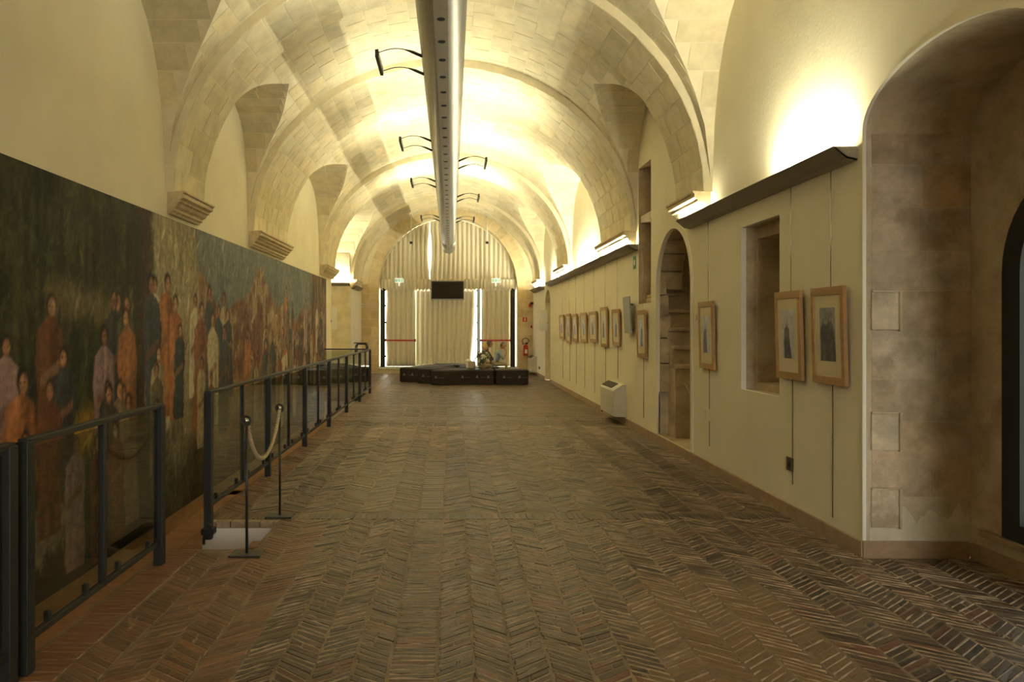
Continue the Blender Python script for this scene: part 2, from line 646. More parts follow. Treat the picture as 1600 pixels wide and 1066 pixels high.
# far jamb as big blocks, and the steps rising away behind it
stepx = [(1055, .70, 1.10), (1050, 1.10, 1.35), (1043, 1.35, 1.60), (1035, 1.60, 1.86), (1031, 1.86, 2.1)]
MB().box((XR + .02, 10.72, .1), (3.13, 11.0, .70)).build('jamb_stone', M['stone_old'], st)
Yk = 10.45
zlow = .1
for k, (p, z0, z1) in enumerate(stepx):
    yk = 10.40 + .14 * k
    x0 = max(XR + .03, (p - 705) * yk / F)
    b = MB()
    b.box((x0, yk, zlow if k == 0 else z0 - .05), (3.92, yk + 1.2, z1 - .055), bev=.012)
    b.box((x0 + .02, yk - .05, z1 - .055), (3.92, yk + 1.2, z1), bev=.015)
    b.build('stair_step', M['stone_old'], st)
jz = [.7, 1.1, 1.45, 1.75, 2.05, 2.35]
for i in range(5):
    b = MB()
    b.box((XR + .036, 10.70 - random.uniform(0, .02), jz[i] + .006), (3.12 - .03 * i, 10.98, jz[i + 1] - .006), bev=.006)
    o = b.build('jamb_stone', M['stone_old_t'], st)
    s = random.uniform(.95, 1.25)
    tint(o, np.array((.50 * s, .40 * s, .25 * s)))
# intrados blocks of the arch
ae = H_STAIR
yc, ra = (9.18 + 10.72) / 2, .77
for i in range(9):
    t0, t1 = PI * i / 9 + .015, PI * (i + 1) / 9 - .015
    b = MB()
    vs = []
    for t in (t0, (t0 + t1) / 2, t1):
        for rr, dd in ((1.0, .036), (1.0, .34), (1.25, .34), (1.25, .036)):
            vs.append((XR + dd, yc + ra * rr * math.cos(t), 2.12 + .76 * rr * math.sin(t)))
    fs = [(0, 1, 2, 3), (8, 9, 10, 11)]
    for k in range(2):
        for j in range(4):
            fs.append((k * 4 + j, k * 4 + (j + 1) % 4, (k + 1) * 4 + (j + 1) % 4, (k + 1) * 4 + j))
    b.add(vs, fs)
    o = b.build('arch_stone', M['stone_old_t'], st)
    s = random.uniform(.9, 1.2)
    tint(o, np.array((.50 * s, .40 * s, .25 * s)))
reveal_mb(H_STAIR, fx, 0, .036, closed=False).build('plaster_edge', M['plaster'], st)

# ------------------------------------------------------------------ left wall, alcove, end walls
YA0, YA1, XA = 20.2, 24.07, -4.4
wl = struct(wall_holes('wall_left', 'X', XL, [(YB, -.9), (YA0, -.9), (YA0, 6.3), (YB, 6.3)], [], M['plaster']))
b = MB()
b.add([(XL, YA0, -.9), (XA, YA0, -.9), (XA, YA0, 6.3), (XL, YA0, 6.3)], [(0, 1, 2, 3)])
b.build('wall_end', M['plaster'], wl)
struct(wall_holes('wall_left_rear', 'X', XL, [(YA1, -.9), (YE + .9, -.9), (YE + .9, 6.3), (YA1, 6.3)], [], M['plaster_white']))
wa = struct(MB().add([(XA, YA0 - .01, -.9), (XA, YA1 + .01, -.9), (XA, YA1 + .01, 6.3), (XA, YA0 - .01, 6.3)], [(0, 1, 2, 3)]).build('wall_alcove', M['stone']))
b = MB()
b.add([(XL, YA1, -.9), (XA, YA1, -.9), (XA, YA1, 6.3), (XL, YA1, 6.3)], [(0, 1, 2, 3)])
jamb = b.build('alcove_jamb', M['stone'], wa)

# back wall with the great arch
AX0, AX1, AZS = -2.56, 2.33, 3.0
H_ARCH = arch_pts(AX0, AX1, .2, AZS, 2.5, 40)
wb = struct(wall_holes('wall_back', 'Y', YE, [(XL, -.9), (XR, -.9), (XR, 6.3), (XL, 6.3)], [H_ARCH], M['stone']))
fy = lambda a, b, d: (a, YE + d, b)
reveal_mb(H_ARCH, fy, 0, 1.0).build('arch_reveal', M['stone'], wb)
MB().box((AX0 - .02, YE - .06, .14), (AX1 + .02, YE + .6, .2), bev=.01).build('sill_stone', M['plaster_white'], wb)
for side, (xa, xb) in enumerate(((XL, AX0), (AX1, XR))):
    z, k = .02, 0
    while z < 3.0:
        h = random.uniform(.26, .36)
        xm = xa + (xb - xa) * random.uniform(.3, .7)
        for u0, u1 in ((xa, xm), (xm, xb)):
            q = MB().box((u0 + .006, YE - random.uniform(.006, .014), z + .006), (u1 - .006, YE + .02, z + h - .006))
            o = q.build('stone', M['stone_t'], wb)
            s = random.uniform(.85, 1.12)
            tint(o, np.array((.64 * s, .50 * s, .28 * s)))
        z += h
# voussoirs round the great arch
for i in range(26):
    t0, t1 = PI * i / 26 + .004, PI * (i + 1) / 26 - .004
    q = MB()
    r0, r1 = 1.0, 1.155
    vs = []
    d = random.uniform(.008, .016)
    for t in (t0, t1):
        for rr in (r0, r1):
            for yy in (YE - d, YE + .02):
                vs.append(((AX0 + AX1) / 2 + (AX1 - AX0) / 2 * rr * math.cos(t), yy, AZS + 2.5 * rr * math.sin(t)))
    q.add(vs, [(0, 2, 6, 4), (1, 3, 7, 5), (0, 1, 3, 2), (4, 5, 7, 6), (0, 1, 5, 4), (2, 3, 7, 6)])
    o = q.build('arch_stone', M['stone_t'], wb)
    s = random.uniform(.9, 1.12)
    tint(o, np.array((.66 * s, .54 * s, .32 * s)))

# rear wall behind the viewer, with an unseen bare opening widened to let in more daylight
H_REAR = rect_pts(.2, 1.8, .1, 3.9)
struct(wall_holes('wall_rear', 'Y', YB, [(XL, -.9), (XR, -.9), (XR, 6.3), (XL, 6.3)], [H_REAR], M['plaster']))
struct(MB().box((-60, -60, -1.0), (60, 90, -.95)).build('ground', M['ground']))

# ------------------------------------------------------------------ vault
A_B, B_B = 3.016, 2.67      # barrel half width and rise
A_A, B_A = 2.925, 2.56      # transverse arches
ARCHES = [(1.5, 2.5), (8.46, 9.5), (11.9, 14.3), (18.3, 20.2), (24.0, 25.5)]
BAYS = [(-2.3, 1.5, 2.0, None), (2.5, 8.46, 1.45, None), (9.5, 11.9, 2.12, None), (14.3, 18.3, 2.05, None), (20.2, 24.0, 2.05, XA)]   # y range, half span left at the lunette's tip
PLAIN = [(YB, -2.3), (25.5, YE)]


def arc(a, b, th):
    return XC + a * math.cos(th), SPR + b * math.sin(th)


vb = MB()
patches = []   # stones: list of (quad corners on surface, inward normal)


def stone_patch(fn, u0, u1, v0, v1, ref):
    """fn(u,v)->point. ref: a point inside the hall that the face looks to."""
    g = .0035
    c = [Vector(fn(u0, v0)), Vector(fn(u1, v0)), Vector(fn(u1, v1)), Vector(fn(u0, v1))]
    cen = sum(c, Vector()) / 4
    e1 = (c[1] - c[0]).length
    e2 = (c[3] - c[0]).length
    if e1 < .06 or e2 < .06:
        return
    c = [p + (cen - p) * (2 * g / (.5 * (e1 + e2))) for p in c]
    n = (c[1] - c[0]).cross(c[3] - c[0])
    if n.length < 1e-6:
        return
    n.normalize()
    if n.dot(Vector(ref) - cen) < 0:
        n = -n
    patches.append((c, n, cen))


def barrel_rows(a, b, y0, y1, limit=None, th_a=0.0, course=.27, length=.52):
    """regular courses on a half ellipse; limit(zrel) -> list of allowed y intervals."""
    n = int(round(PI * (a + b) / 2 / course))
    for i in range(n):
        t0, t1 = PI * i / n, PI * (i + 1) / n
        zl = b * min(math.sin(t0), math.sin(t1))
        for (ya, yb) in (limit(zl) if limit else [(y0, y1)]):
            if yb - ya < .12:
                continue
            k = max(1, int(round((yb - ya) / length)))
            cuts = [ya + (yb - ya) * min(1, max(0, (j + (random.uniform(-.18, .18) if 0 < j < k else 0) + (.0))) / k) for j in range(k + 1)]
            if i % 2 and k > 1:
                cuts = [ya] + [(cuts[j] + cuts[j + 1]) / 2 for j in range(k)] + [yb]
            for j in range(len(cuts) - 1):
                f = lambda u, v: (XC + a * math.cos(v), u, SPR + b * math.sin(v))
                stone_patch(f, cuts[j], cuts[j + 1], t0, t1, (XC, (y0 + y1) / 2, 2.5))


NT = 72
for (y0, y1) in ARCHES:
    vb.grid(lambda u, v: (XC + A_A * math.cos(PI * v), y0 + (y1 - y0) * u, SPR + B_A * math.sin(PI * v)), 2, NT)
    for yy in (y0, y1):
        vb.grid(lambda u, v: (XC + (A_A + (A_B + .12 - A_A) * u) * math.cos(PI * v), yy, SPR + (B_A + (B_B + .1 - B_A) * u) * math.sin(PI * v)), 1, NT, smooth=False)
    barrel_rows(A_A, B_A, y0, y1, course=.29, length=.46)
for (y0, y1) in PLAIN:
    vb.grid(lambda u, v: (XC + A_B * math.cos(PI * v), y0 + (y1 - y0) * u, SPR + B_B * math.sin(PI * v)), 2, NT)
    if y0 > 0:
        barrel_rows(A_B, B_B, y0, y1)
for (y0, y1, bl, xal) in BAYS:
    ycn, aa = (y0 + y1) / 2, (y1 - y0) / 2

    def zl(y):
        s = min(1.0, abs(y - ycn) / aa)
        g = .45 * s + .55 * s ** 6
        return B_B * math.sqrt(max(0.0, 1 - ((bl + (HALF + .002 - bl) * g) / A_B) ** 2)) - B_B * math.sqrt(1 - ((HALF + .002) / A_B) ** 2) * s ** 6

    def barrel(u, v):
        y = ycn - aa * (math.cos(PI * u) * .5 + (1 - 2 * u) * .5)
        tl = math.asin(min(1, zl(y) / B_B))
        th = tl + (PI - 2 * tl) * v
        return (XC + A_B * math.cos(th), y, SPR + B_B * math.sin(th))
    vb.grid(barrel, 48, 48)
    for sgn in (1, -1):
        far = HALF + .01 if (sgn > 0 or xal is None) else (XC - xal)

        def lun(u, v, far=far, sgn=sgn):
            ph = PI * u
            y = ycn - aa * (math.cos(ph) * .5 + (1 - 2 * u) * .5)
            zz = zl(y)
            xi = A_B * math.sqrt(max(0, 1 - (zz / B_B) ** 2))
            xi = min(xi, HALF + .01)
            return (XC + sgn * (far + (xi - far) * v), y, SPR + zz)
        vb.grid(lun, 48, 6)
        if y0 > 0:
            per = PI * (aa + zl(ycn)) / 2
            n = int(round(per / .27))
            for i in range(n):
                p0, p1 = i / n, (i + 1) / n
                x_in = max(abs(lun(p0, 1)[0] - XC), abs(lun(p1, 1)[0] - XC))
                span = far - x_in
                if span < .16:
                    continue
                k = max(1, int(round(span / .5)))
                for j in range(k):
                    w0, w1 = j / k, (j + 1) / k

                    def f(u, v, w0=w0):
                        ph = PI * v
                        yy = ycn - aa * (math.cos(ph) * .5 + (1 - 2 * v) * .5)
                        return (XC + sgn * (far - span * u), yy, SPR + zl(yy))
                    stone_patch(f, w0, w1, p0, p1, (XC, ycn, 2.5))
    if y0 > 0:
        def lim(z, y0=y0, y1=y1, ycn=ycn, aa=aa):
            if z >= zl(ycn):
                return [(y0, y1)]
            lo, hi = 0.0, aa
            for _ in range(30):
                md = (lo + hi) / 2
                if zl(ycn + md) > z:
                    lo = md
                else:
                    hi = md
            return [(y0, ycn - hi), (ycn + hi, y1)]
        barrel_rows(A_B, B_B, y0, y1, limit=lim)

ceiling = struct(vb.build('ceiling', M['vault_mortar'], fix=False))


def frustum_area(c):
    if min(p[1] for p in c) < .5:
        return 0
    q = [proj(p) for p in c]
    if all(x < 0 or x > 1600 or y < 0 for x, y in q):
        return 0
    a = 0
    for i in range(4):
        a += q[i][0] * q[(i + 1) % 4][1] - q[(i + 1) % 4][0] * q[i][1]
    return abs(a) / 2


def stone_geo(c, n):
    d = random.uniform(.0025, .0055)
    tiltv = [random.uniform(-.0015, .0015) for _ in range(4)]
    top = [c[i] + n * (d + tiltv[i]) for i in range(4)]
    cen = sum(top, Vector()) / 4
    top = [p + (cen - p) * .02 for p in top]
    bot = [p - n * .01 for p in c]
    vs = [p[:] for p in bot + top]
    fs = [(4, 5, 6, 7), (0, 1, 5, 4), (1, 2, 6, 5), (2, 3, 7, 6), (3, 0, 4, 7)]
    return vs, fs


def stone_col():
    s = random.gauss(1, .045)
    w = random.uniform(-.02, .02)
    return ((.70 + w) * s, .62 * s, (.42 - w) * s)


random.seed(21)
patches.sort(key=lambda t: -frustum_area(t[0]))
V, Fc, C = [], [], []
for i, (c, n, cen) in enumerate(patches):
    vs, fs = stone_geo(c, n)
    col = stone_col()
    if i < 290:
        mb = MB().add(vs, fs)
        o = mb.build('stone', M['stone_t'], ceiling, fix=True)
        tint(o, np.array(col))
    else:
        b0 = len(V)
        V += vs
        Fc += [[b0 + k for k in f] for f in fs]
        C += [col] * 8
o = np_mesh('vault_masonry', V, Fc, M['stone_t'], ceiling, np.array(C))
stuff(o)

# corbels under the transverse arches
def corbel(side, y0, y1, k):
    xw = XR if side > 0 else XL
    # profile (depth from wall, z)
    prof = [(-.02, 2.86), (.05, 2.86), (.06, 2.885), (.085, 2.895), (.085, 2.925), (.12, 2.945), (.135, 2.98), (.16, 2.99), (.16, 3.015), (.20, 3.035), (.20, 3.075), (.22, 3.085), (.22, 3.105), (-.02, 3.105)]
    mb = MB()
    nP = len(prof)
    vs = []
    for (d, zz) in prof:
        e = max(0, d) * .35
        vs.append((xw - side * d, y0 - e + .06, zz))
    for (d, zz) in prof:
        e = max(0, d) * .35
        vs.append((xw - side * d, y1 + e - .06, zz))
    fs = [(i, (i + 1) % nP, nP + (i + 1) % nP, nP + i) for i in range(nP)]
    tris = tessellate_polygon([[Vector((a, b, 0)) for a, b in prof]])
    fs += [tuple(t) for t in tris] + [tuple(nP + i for i in reversed(t)) for t in tris]
    mb.add(vs, fs)
    return struct(mb.build('trim_%d' % k, M['corbel']))


k = 1
for (y0, y1) in ARCHES[1:]:
    for s in (-1, 1):
        corbel(s, y0, y1, k)
        k += 1

# ------------------------------------------------------------------ floor
EDGE = -2.06
PIT = (5.55, 6.36, -1.43)
fb = MB()
zt = -.0048


def slab(x0, y0, x1, y1):
    fb.box((x0, y0, -.2), (x1, y1, zt))


slab(PIT[2], YB, NX, YE + .9)
slab(EDGE, YB, PIT[2], PIT[0])
slab(EDGE, PIT[1], PIT[2], YE + .9)
slab(XA, 18.75, EDGE, YE + .9)
floor = struct(fb.build('floor', M['mortar']))


def brick_prism(poly, h, jit):
    """poly: 4 xy points. returns verts (12), faces (quads)."""
    cx = sum(p[0] for p in poly) / 4
    cy = sum(p[1] for p in poly) / 4
    poly = [(x + random.uniform(-jit, jit), y + random.uniform(-jit, jit)) for x, y in poly]
    t = [h + random.uniform(-1, 1) * jit * .9 for _ in range(4)]
    b = h + random.uniform(-.0018, .0018)
    vs = [(x, y, -.03) for x, y in poly] + [(x, y, b + (tt - h) - .004) for (x, y), tt in zip(poly, t)]
    ins = []
    for (x, y), tt in zip(poly, t):
        dx, dy = cx - x, cy - y
        L = math.hypot(dx, dy)
        ins.append((x + dx / L * .007, y + dy / L * .007, b + (tt - h)))
    vs += ins
    fs = [(8, 9, 10, 11)]
    for r in (0, 4):
        for i in range(4):
            j = (i + 1) % 4
            fs.append((r + i, r + j, r + 4 + j, r + 4 + i))
    return vs, fs


BR = []   # brick outlines
RIDGE = []   # raised mortar lines between them


def brick_col(x, y):
    r = random.random()
    if r < .60:
        c = np.array((.098, .062, .034))
    elif r < .82:
        c = np.array((.135, .088, .046))
    elif r < .94:
        c = np.array((.18, .078, .042))
    else:
        c = np.array((.06, .043, .028))
    c = c * random.uniform(.7, 1.3)
    # repaired, smoother and yellower patches
    if x < -1.0 and y < 6.4:
        c = c * .6 + np.array((.34, .16, .07)) * .5 * (1.35 if r > .55 else .9)
    if x < -1.78:
        c = c * .4 + np.array((.34, .14, .06)) * .6
    if .95 < x - (y - 4) * .02 and y < 4.75 + .25 * math.sin(5 * x) and x < 2.0 and y > 2.6:
        c = c * .5 + np.array((.36, .22, .09)) * .55
    if -1.0 < x < -.08 and 6.6 < y < 9.2:
        c = c * .35 + np.array((.30, .215, .105)) * .65
    if y > 9.2 and x < -.08 and y < 11:
        c = c * .75
    if y > 15.5 and -1.3 < x < 1.6 and y < 20:
        c = c * .55
    if x > -.07 and 6.6 < y < 12 and x < 1.7:
        c = c * .75
    if 6.4 < y < 6.63:
        c = c * random.choice((.6, .8, 1.25))
    if y > 6.6:
        c = c * .9
    if y > 11:
        c = c * .6 + np.array((.20, .145, .075)) * .4
    return c * .70


def in_floor(x, y):
    if x > NX - .02 or y > YE:
        return False
    if x > XR - .03 and not (3.68 < y < 5.33):
        return False
    if x < EDGE + .01 and y < 18.8:
        return False
    if x < XL:
        return False
    if x < PIT[2] + .02 and PIT[0] - .02 < y < PIT[1] + .02:
        return False
    return True


def chevron(x0, x1, y0, y1, up, t=.034, gap=.013, slope=.72):
    """one column of slanted bricks, ends cut on the seams."""
    w = x1 - x0
    cs = 1 / math.sqrt(1 + slope * slope)
    step = (t + gap) / cs
    y = y0 - (w * slope if up else 0)
    while y < y1 + w * slope:
        s = random.uniform(.88, 1.12) * step
        th = s - gap / cs
        g = .005
        a, b2 = x0 + g + random.uniform(-.006, .010), x1 - g - random.uniform(-.006, .010)
        dy = w * (slope + .10 * math.sin(y * 1.9 + x0 * 5) + random.uniform(-.05, .05))
        if up:
            poly = [(a, y), (b2, y + dy), (b2, y + dy + th), (a, y + th)]
        else:
            poly = [(a, y + dy), (b2, y), (b2, y + th), (a, y + dy + th)]
        cy = sum(p[1] for p in poly) / 4
        if y0 < cy < y1:
            halves = [poly]
            if random.random() < .22:
                m = random.uniform(.35, .65)
                A = [poly[0], tuple(np.add(poly[0], np.subtract(poly[1], poly[0]) * (m - .02))), tuple(np.add(poly[3], np.subtract(poly[2], poly[3]) * (m - .02))), poly[3]]
                B = [tuple(np.add(poly[0], np.subtract(poly[1], poly[0]) * (m + .02))), poly[1], poly[2], tuple(np.add(poly[3], np.subtract(poly[2], poly[3]) * (m + .02)))]
                halves = [A, B]
            if y0 < 7 and random.random() < .8:
                RIDGE.append((poly[3], poly[2], gap * .5 / cs))
            for q in halves:
                qq = [(px, min(max(py, y0), y1)) for px, py in q]
                if all(in_floor(*p) for p in qq):
                    BR.append(qq)
        y += s


def straight(x0, x1, y0, y1, along='x', t=.036, gap=.011):
    if along == 'x':
        y = y0
        while y < y1 - .02:
            s = random.uniform(.88, 1.12) * (t + gap)
            q = [(x0 + .004, y), (x1 - .004, y), (x1 - .004, min(y + s - gap, y1)), (x0 + .004, min(y + s - gap, y1))]
            if all(in_floor(*p) for p in q):
                BR.append(q)
                if y0 < 7:
                    RIDGE.append((q[3], q[2], gap * .5))
            y += s
    else:
        x = x0
        while x < x1 - .02:
            s = random.uniform(.88, 1.12) * (t + gap)
            q = [(x, y0 + .004), (min(x + s - gap, x1), y0 + .004), (min(x + s - gap, x1), y1 - .004), (x, y1 - .004)]
            if all(in_floor(*p) for p in q):
                BR.append(q)
            x += s


random.seed(5)
YN = 2.9


def zone(y0, y1, xs, phase=0, t=.036, gap=.011, slope=.72):
    up = phase
    for a, b in zip(xs[:-1], xs[1:]):
        chevron(a, b, y0, y1, bool(up % 2), t, gap, slope)
        up += 1


def cols(a, b, w):
    n = max(1, int(round((b - a) / w)))
    xs = [a + (b - a) * i / n for i in range(n + 1)]
    return [x if i in (0, n) else x + random.uniform(-.012, .012) for i, x in enumerate(xs)]


# near zone
straight(EDGE + .02, -1.80, YN, 6.40)
zone(YN, 6.40, cols(-1.80, -1.0, .2), 0)
zone(YN, 6.40, cols(-1.0, -.29, .17), 1)
straight(-.29, -.07, YN, 6.40)
zone(YN, 6.40, cols(-.07, XR - .03, .185), 1)
zone(3.7, 5.32, cols(XR - .03, NX - .02, .185), 1)
straight(EDGE + .02, XR - .04, 6.42, 6.62, 'y')
# middle and far zones
ZN = [(6.64, 13.2, .24, .72), (13.75, 15.6, .3, .6), (16.1, 19.6, .26, .7), (19.85, 26.9, .3, .7)]
for y0, y1, w, sl_ in ZN:
    t_, g_ = (.04, .010) if y0 < 10 else (.07, .012)
    zone(y0, y1, cols(EDGE + .02, -.29, w), 0, t_, g_, sl_)
    straight(-.29, -.07, y0, y1, 'x', t_, g_)
    zone(y0, y1, cols(-.07, XR - .03, w), 1, t_, g_, sl_)
straight(EDGE + .02, XR - .04, 13.22, 13.45, 'y', .05)
straight(EDGE + .02, XR - .04, 13.47, 13.72, 'y', .05)
straight(EDGE + .02, XR - .04, 15.62, 16.08, 'y', .05)
straight(EDGE + .02, XR - .04, 19.62, 19.83, 'y', .05)
zone(19.0, 26.9, cols(XL, EDGE, .3), 0, .07, .012, .7)


def poly_share(q):
    if max(p[1] for p in q) < 3.4:
        return 0
    return frustum_area([(x, y, 0) for x, y in q]) if all(0 < proj((x, y, 0))[0] < 1600 and proj((x, y, 0))[1] < 1066 for x, y in q) else 0


BR.sort(key=lambda q: -poly_share(q))
V, Fc, C = [], [], []
for i, q in enumerate(BR):
    cx = sum(p[0] for p in q) / 4
    cy = sum(p[1] for p in q) / 4
    smoothp = (cx < -1.0 and cy < 6.4)
    vs, fs = brick_prism(q, -.0022 if not smoothp else -.0022, .0019 if not smoothp else .0007)
    col = brick_col(cx, cy)
    if i < 295:
        o = MB().add(vs, fs).build('brick', M['brick'], floor)
        tint(o, col)
    else:
        b0 = len(V)
        V += vs
        Fc += [[b0 + k for k in f] for f in fs]
        C += [col] * 12
stuff(np_mesh('brick_paving', V, Fc, M['brick'], floor, np.array(C)))

V, Fc = [], []
rm_ = random.Random(12)
for (p, q, w) in RIDGE:
    ym = (p[1] + q[1]) / 2
    xm = (p[0] + q[0]) / 2
    if not (in_floor(*p) and in_floor(*q)) or ym > 12.5:
        continue
    old = not (xm < -1.0 and ym < 6.4) and not (-1.0 < xm < -.08 and 6.6 < ym < 9.2)
    nseg = 4
    rows = []
    for k in range(nseg + 1):
        t = k / nseg
        x, y = p[0] + (q[0] - p[0]) * t, p[1] + (q[1] - p[1]) * t + w
        h = (rm_.uniform(-.003, .0042) if old else -.0042)
        ww = w * rm_.uniform(.7, 1.5)
        rows.append(((x, y - ww, -.007), (x, y, h), (x, y + ww, -.007)))
    b0 = len(V)
    for r in rows:
        V += list(r)
    for k in range(nseg):
        for j in range(2):
            a = b0 + k * 3 + j
            Fc.append([a, a + 3, a + 4, a + 1])
stuff(np_mesh('mortar_ridges', V, Fc, M['ridge'], floor, smooth=True))

# sunken strip along the painting, with its steps
tr = MB()
tr.box((XL, YB, -.8), (EDGE, 18.75, -.672))
trench = struct(tr.build('floor_lower', M['mortar']))
y = 4.0
while y < 10.4:
    x = XL + .02
    while x < EDGE - .1:
        q = MB().box((x + .004, y + .004, -.68), (min(x + .345, EDGE - .02), y + .345, -.66), bev=.003)
        o = q.build('tile', M['tile'], trench)
        x += .35
    y += .35
V, Fc = [], []
y = 10.4
mbt = MB()
while y < 18.6:
    x = XL + .02
    while x < EDGE - .1:
        mbt.box((x + .004, y + .004, -.68), (min(x + .345, EDGE - .02), y + .345, -.66))
        x += .35
    y += .35
stuff(mbt.build('tile_paving', M['tile'], trench))
wt = MB()
wt.box((EDGE - .001, YB, -.7), (EDGE + .03, PIT[0], -.06))
wt.box((EDGE - .001, PIT[1], -.7), (EDGE + .03, 18.75, -.06))
wt.box((PIT[2], PIT[0] - .03, -.7), (PIT[2] + .03, PIT[1] + .03, -.03))
wt.box((XL, 18.75, -.7), (EDGE, 18.8, -.03))
riser = struct(wt.build('trim_9', M['plaster_white']))
rw = MB()
rw.box((EDGE + .03, PIT[1] - .02, -.7), (PIT[2] + .03, PIT[1] + .04, -.055))
rw.box((EDGE + .03, PIT[0] - .04, -.7), (PIT[2] + .03, PIT[0], -.055))
rw.build('riser_plaster', M['plaster_white'], riser)
# brick nosing along the pit's far edge
x = EDGE
while x < PIT[2]:
    q = MB().box((x + .003, PIT[1] - .03, -.055), (min(x + .12, PIT[2]) - .003, PIT[1] + .05, -.002), bev=.004)
    o = q.build('brick', M['brick'], riser)
    s = random.uniform(.85, 1.2)
    tint(o, np.array((.36 * s, .27 * s, .17 * s)))
    x += .12
for i in range(3):
    zz = -.165 * (i + 1)
    q = MB().box((PIT[2] - .21 * (i + 1), PIT[0], -.7), (PIT[2] - .21 * i + (.0), PIT[1], zz), bev=.004)
    q.build('stair_step', M['tile'], riser)

# skirtings
def skirting(name, pts, h0, h1, th, m, step=.5, normal=None):
    """pts: two xy ends; pieces each a tile."""
    a, b = Vector(pts[0]), Vector(pts[1])
    L = (b - a).length
    d = (b - a) / L
    nrm = Vector(normal)
    n = max(1, int(round(L / step)))
    root = None
    for i in range(n):
        p = a + d * (L * i / n + .0015)
        q = a + d * (L * (i + 1) / n - .0015)
        mb = MB()
        P = [p, q, q + nrm * th, p + nrm * th]
        vs = [(c.x, c.y, h0) for c in P] + [(c.x, c.y, h1 - .004) for c in P] + [(c.x - nrm.x * (.004 if k > 1 else 0), c.y - nrm.y * (.004 if k > 1 else 0), h1) for k, c in enumerate(P)]
        fs = [(0, 1, 2, 3), (8, 9, 10, 11)]
        for r in (0, 4):
            for k in range(4):
                fs.append((r + k, r + (k + 1) % 4, r + 4 + (k + 1) % 4, r + 4 + k))
        mb.add(vs, fs)
        if root is None:
            root = struct(mb.build(name, m))
        else:
            mb.build('skirting_tile', m, root)
    return root


skirting('baseboard_right', ((XR, 5.36), (XR, 22.28)), -.02, .105, .016, M['skirting'], .52, (-1, 0))
skirting('baseboard_right_rear', ((XR, 23.52), (XR, 26.98)), -.02, .105, .016, M['skirting'], .58, (-1, 0))
skirting('baseboard_niche', ((XR - .014, 5.35), (NX - .02, 5.35)), -.02, .115, .016, M['skirting'], .75, (0, -1))
skirting('baseboard_window', ((NX, 3.68), (NX, 5.33)), -.02, .11, .016, M['skirting'], .6, (-1, 0))
skirting('baseboard_back', ((AX1 + .0, YE), (XR - .02, YE)), -.02, .1, .02, M['stone'], .5, (0, -1))
skirting('baseboard_left', ((XL, .5), (XL, 18.7)), -.66, -.485, .05, M['plank'], 1.5, (1, 0))

# ------------------------------------------------------------------ big painting (plain generic figures in the same size and colours)
def vnoise(shape, cells, seed):
    r = np.random.default_rng(seed)
    gy, gx = max(2, int(cells[0])) + 1, max(2, int(cells[1])) + 1
    g = r.random((gy, gx))
    yy = np.linspace(0, gy - 1.001, shape[0])
    xx = np.linspace(0, gx - 1.001, shape[1])
    y0, x0 = yy.astype(int), xx.astype(int)
    fy_, fx_ = yy - y0, xx - x0
    fy_, fx_ = fy_ * fy_ * (3 - 2 * fy_), fx_ * fx_ * (3 - 2 * fx_)
    a = g[np.ix_(y0, x0)] * (1 - fx_) + g[np.ix_(y0, x0 + 1)] * fx_
    b_ = g[np.ix_(y0 + 1, x0)] * (1 - fx_) + g[np.ix_(y0 + 1, x0 + 1)] * fx_
    return a * (1 - fy_)[:, None] + b_ * fy_[:, None]


MY0, MY1, MZ0, MZ1 = .75, 19.0, -.475, 2.80
RES = .016
NW, NH = int((MY1 - MY0) / RES), int((MZ1 - MZ0) / RES)
YY = np.linspace(MY0, MY1, NW)[None, :].repeat(NH, 0)
ZZ = np.linspace(0, 1, NH)[:, None].repeat(NW, 1)       # 0 bottom .. 1 top
N1 = vnoise((NH, NW), (6, 30), 1)
N2 = vnoise((NH, NW), (22, 110), 2)
N3 = vnoise((NH, NW), (80, 420), 3)
NV = vnoise((NH, NW), (7, 260), 4)                      # vertical strokes
NN = .45 * N1 + .3 * N2 + .25 * N3
IMG = np.zeros((NH, NW, 3))


def ramp(cols_, t):
    cols_ = np.array(cols_)
    t = np.clip(t, 0, .9999) * (len(cols_) - 1)
    i = t.astype(int)
    f = (t - i)[..., None]
    return cols_[i] * (1 - f) + cols_[i + 1] * f


def put(mask, col):
    m = np.clip(mask, 0, 1)[..., None]
    IMG[:] = IMG * (1 - m) + np.asarray(col) * m


def sstep(a, b, x):
    t = np.clip((x - a) / (b - a), 0, 1)
    return t * t * (3 - 2 * t)


cave = ramp([(.006, .008, .004), (.02, .022, .009), (.045, .046, .016), (.10, .085, .03)], (NN * .6 + NV * .5) * 1.25 - .2)
wallc = ramp([(.12, .09, .05), (.26, .21, .12), (.36, .31, .19), (.42, .37, .25)], NV * .6 + NN * .5)
hill = ramp([(.08, .035, .025), (.17, .08, .045), (.24, .14, .065), (.34, .24, .12)], NN * 1.5 - .25)
skyc = ramp([(.10, .12, .12), (.16, .18, .17), (.22, .22, .19)], NN * 1.3 - .1)
crowd = ramp([(.012, .012, .009), (.05, .035, .018), (.11, .065, .03), (.19, .14, .07), (.30, .23, .12)], NV * 1.0 + N2 * .5 - .25)
ochre = ramp([(.20, .10, .035), (.30, .19, .07), (.38, .28, .14)], NN * 1.4 - .2)
IMG[:] = cave
w = sstep(7.9, 8.05, YY + (N2 - .5) * .2)
put(w, wallc)
ridge = .80 + .07 * np.sin(YY * 1.5 + 1.2) + .03 * np.sin(YY * 4.1) - .012 * (YY - 9) + (N3 - .5) * .03 + .10 * np.exp(-((YY - 12.2) / .5) ** 2)
hm = sstep(9.1, 9.5, YY + (NV - .5) * .5 + (1 - ZZ) * .2)
put(hm, hill)
put(hm * sstep(0, .012, ZZ - ridge), skyc)
put(hm * sstep(.56, .66, N1) * (ZZ < .7), ochre)
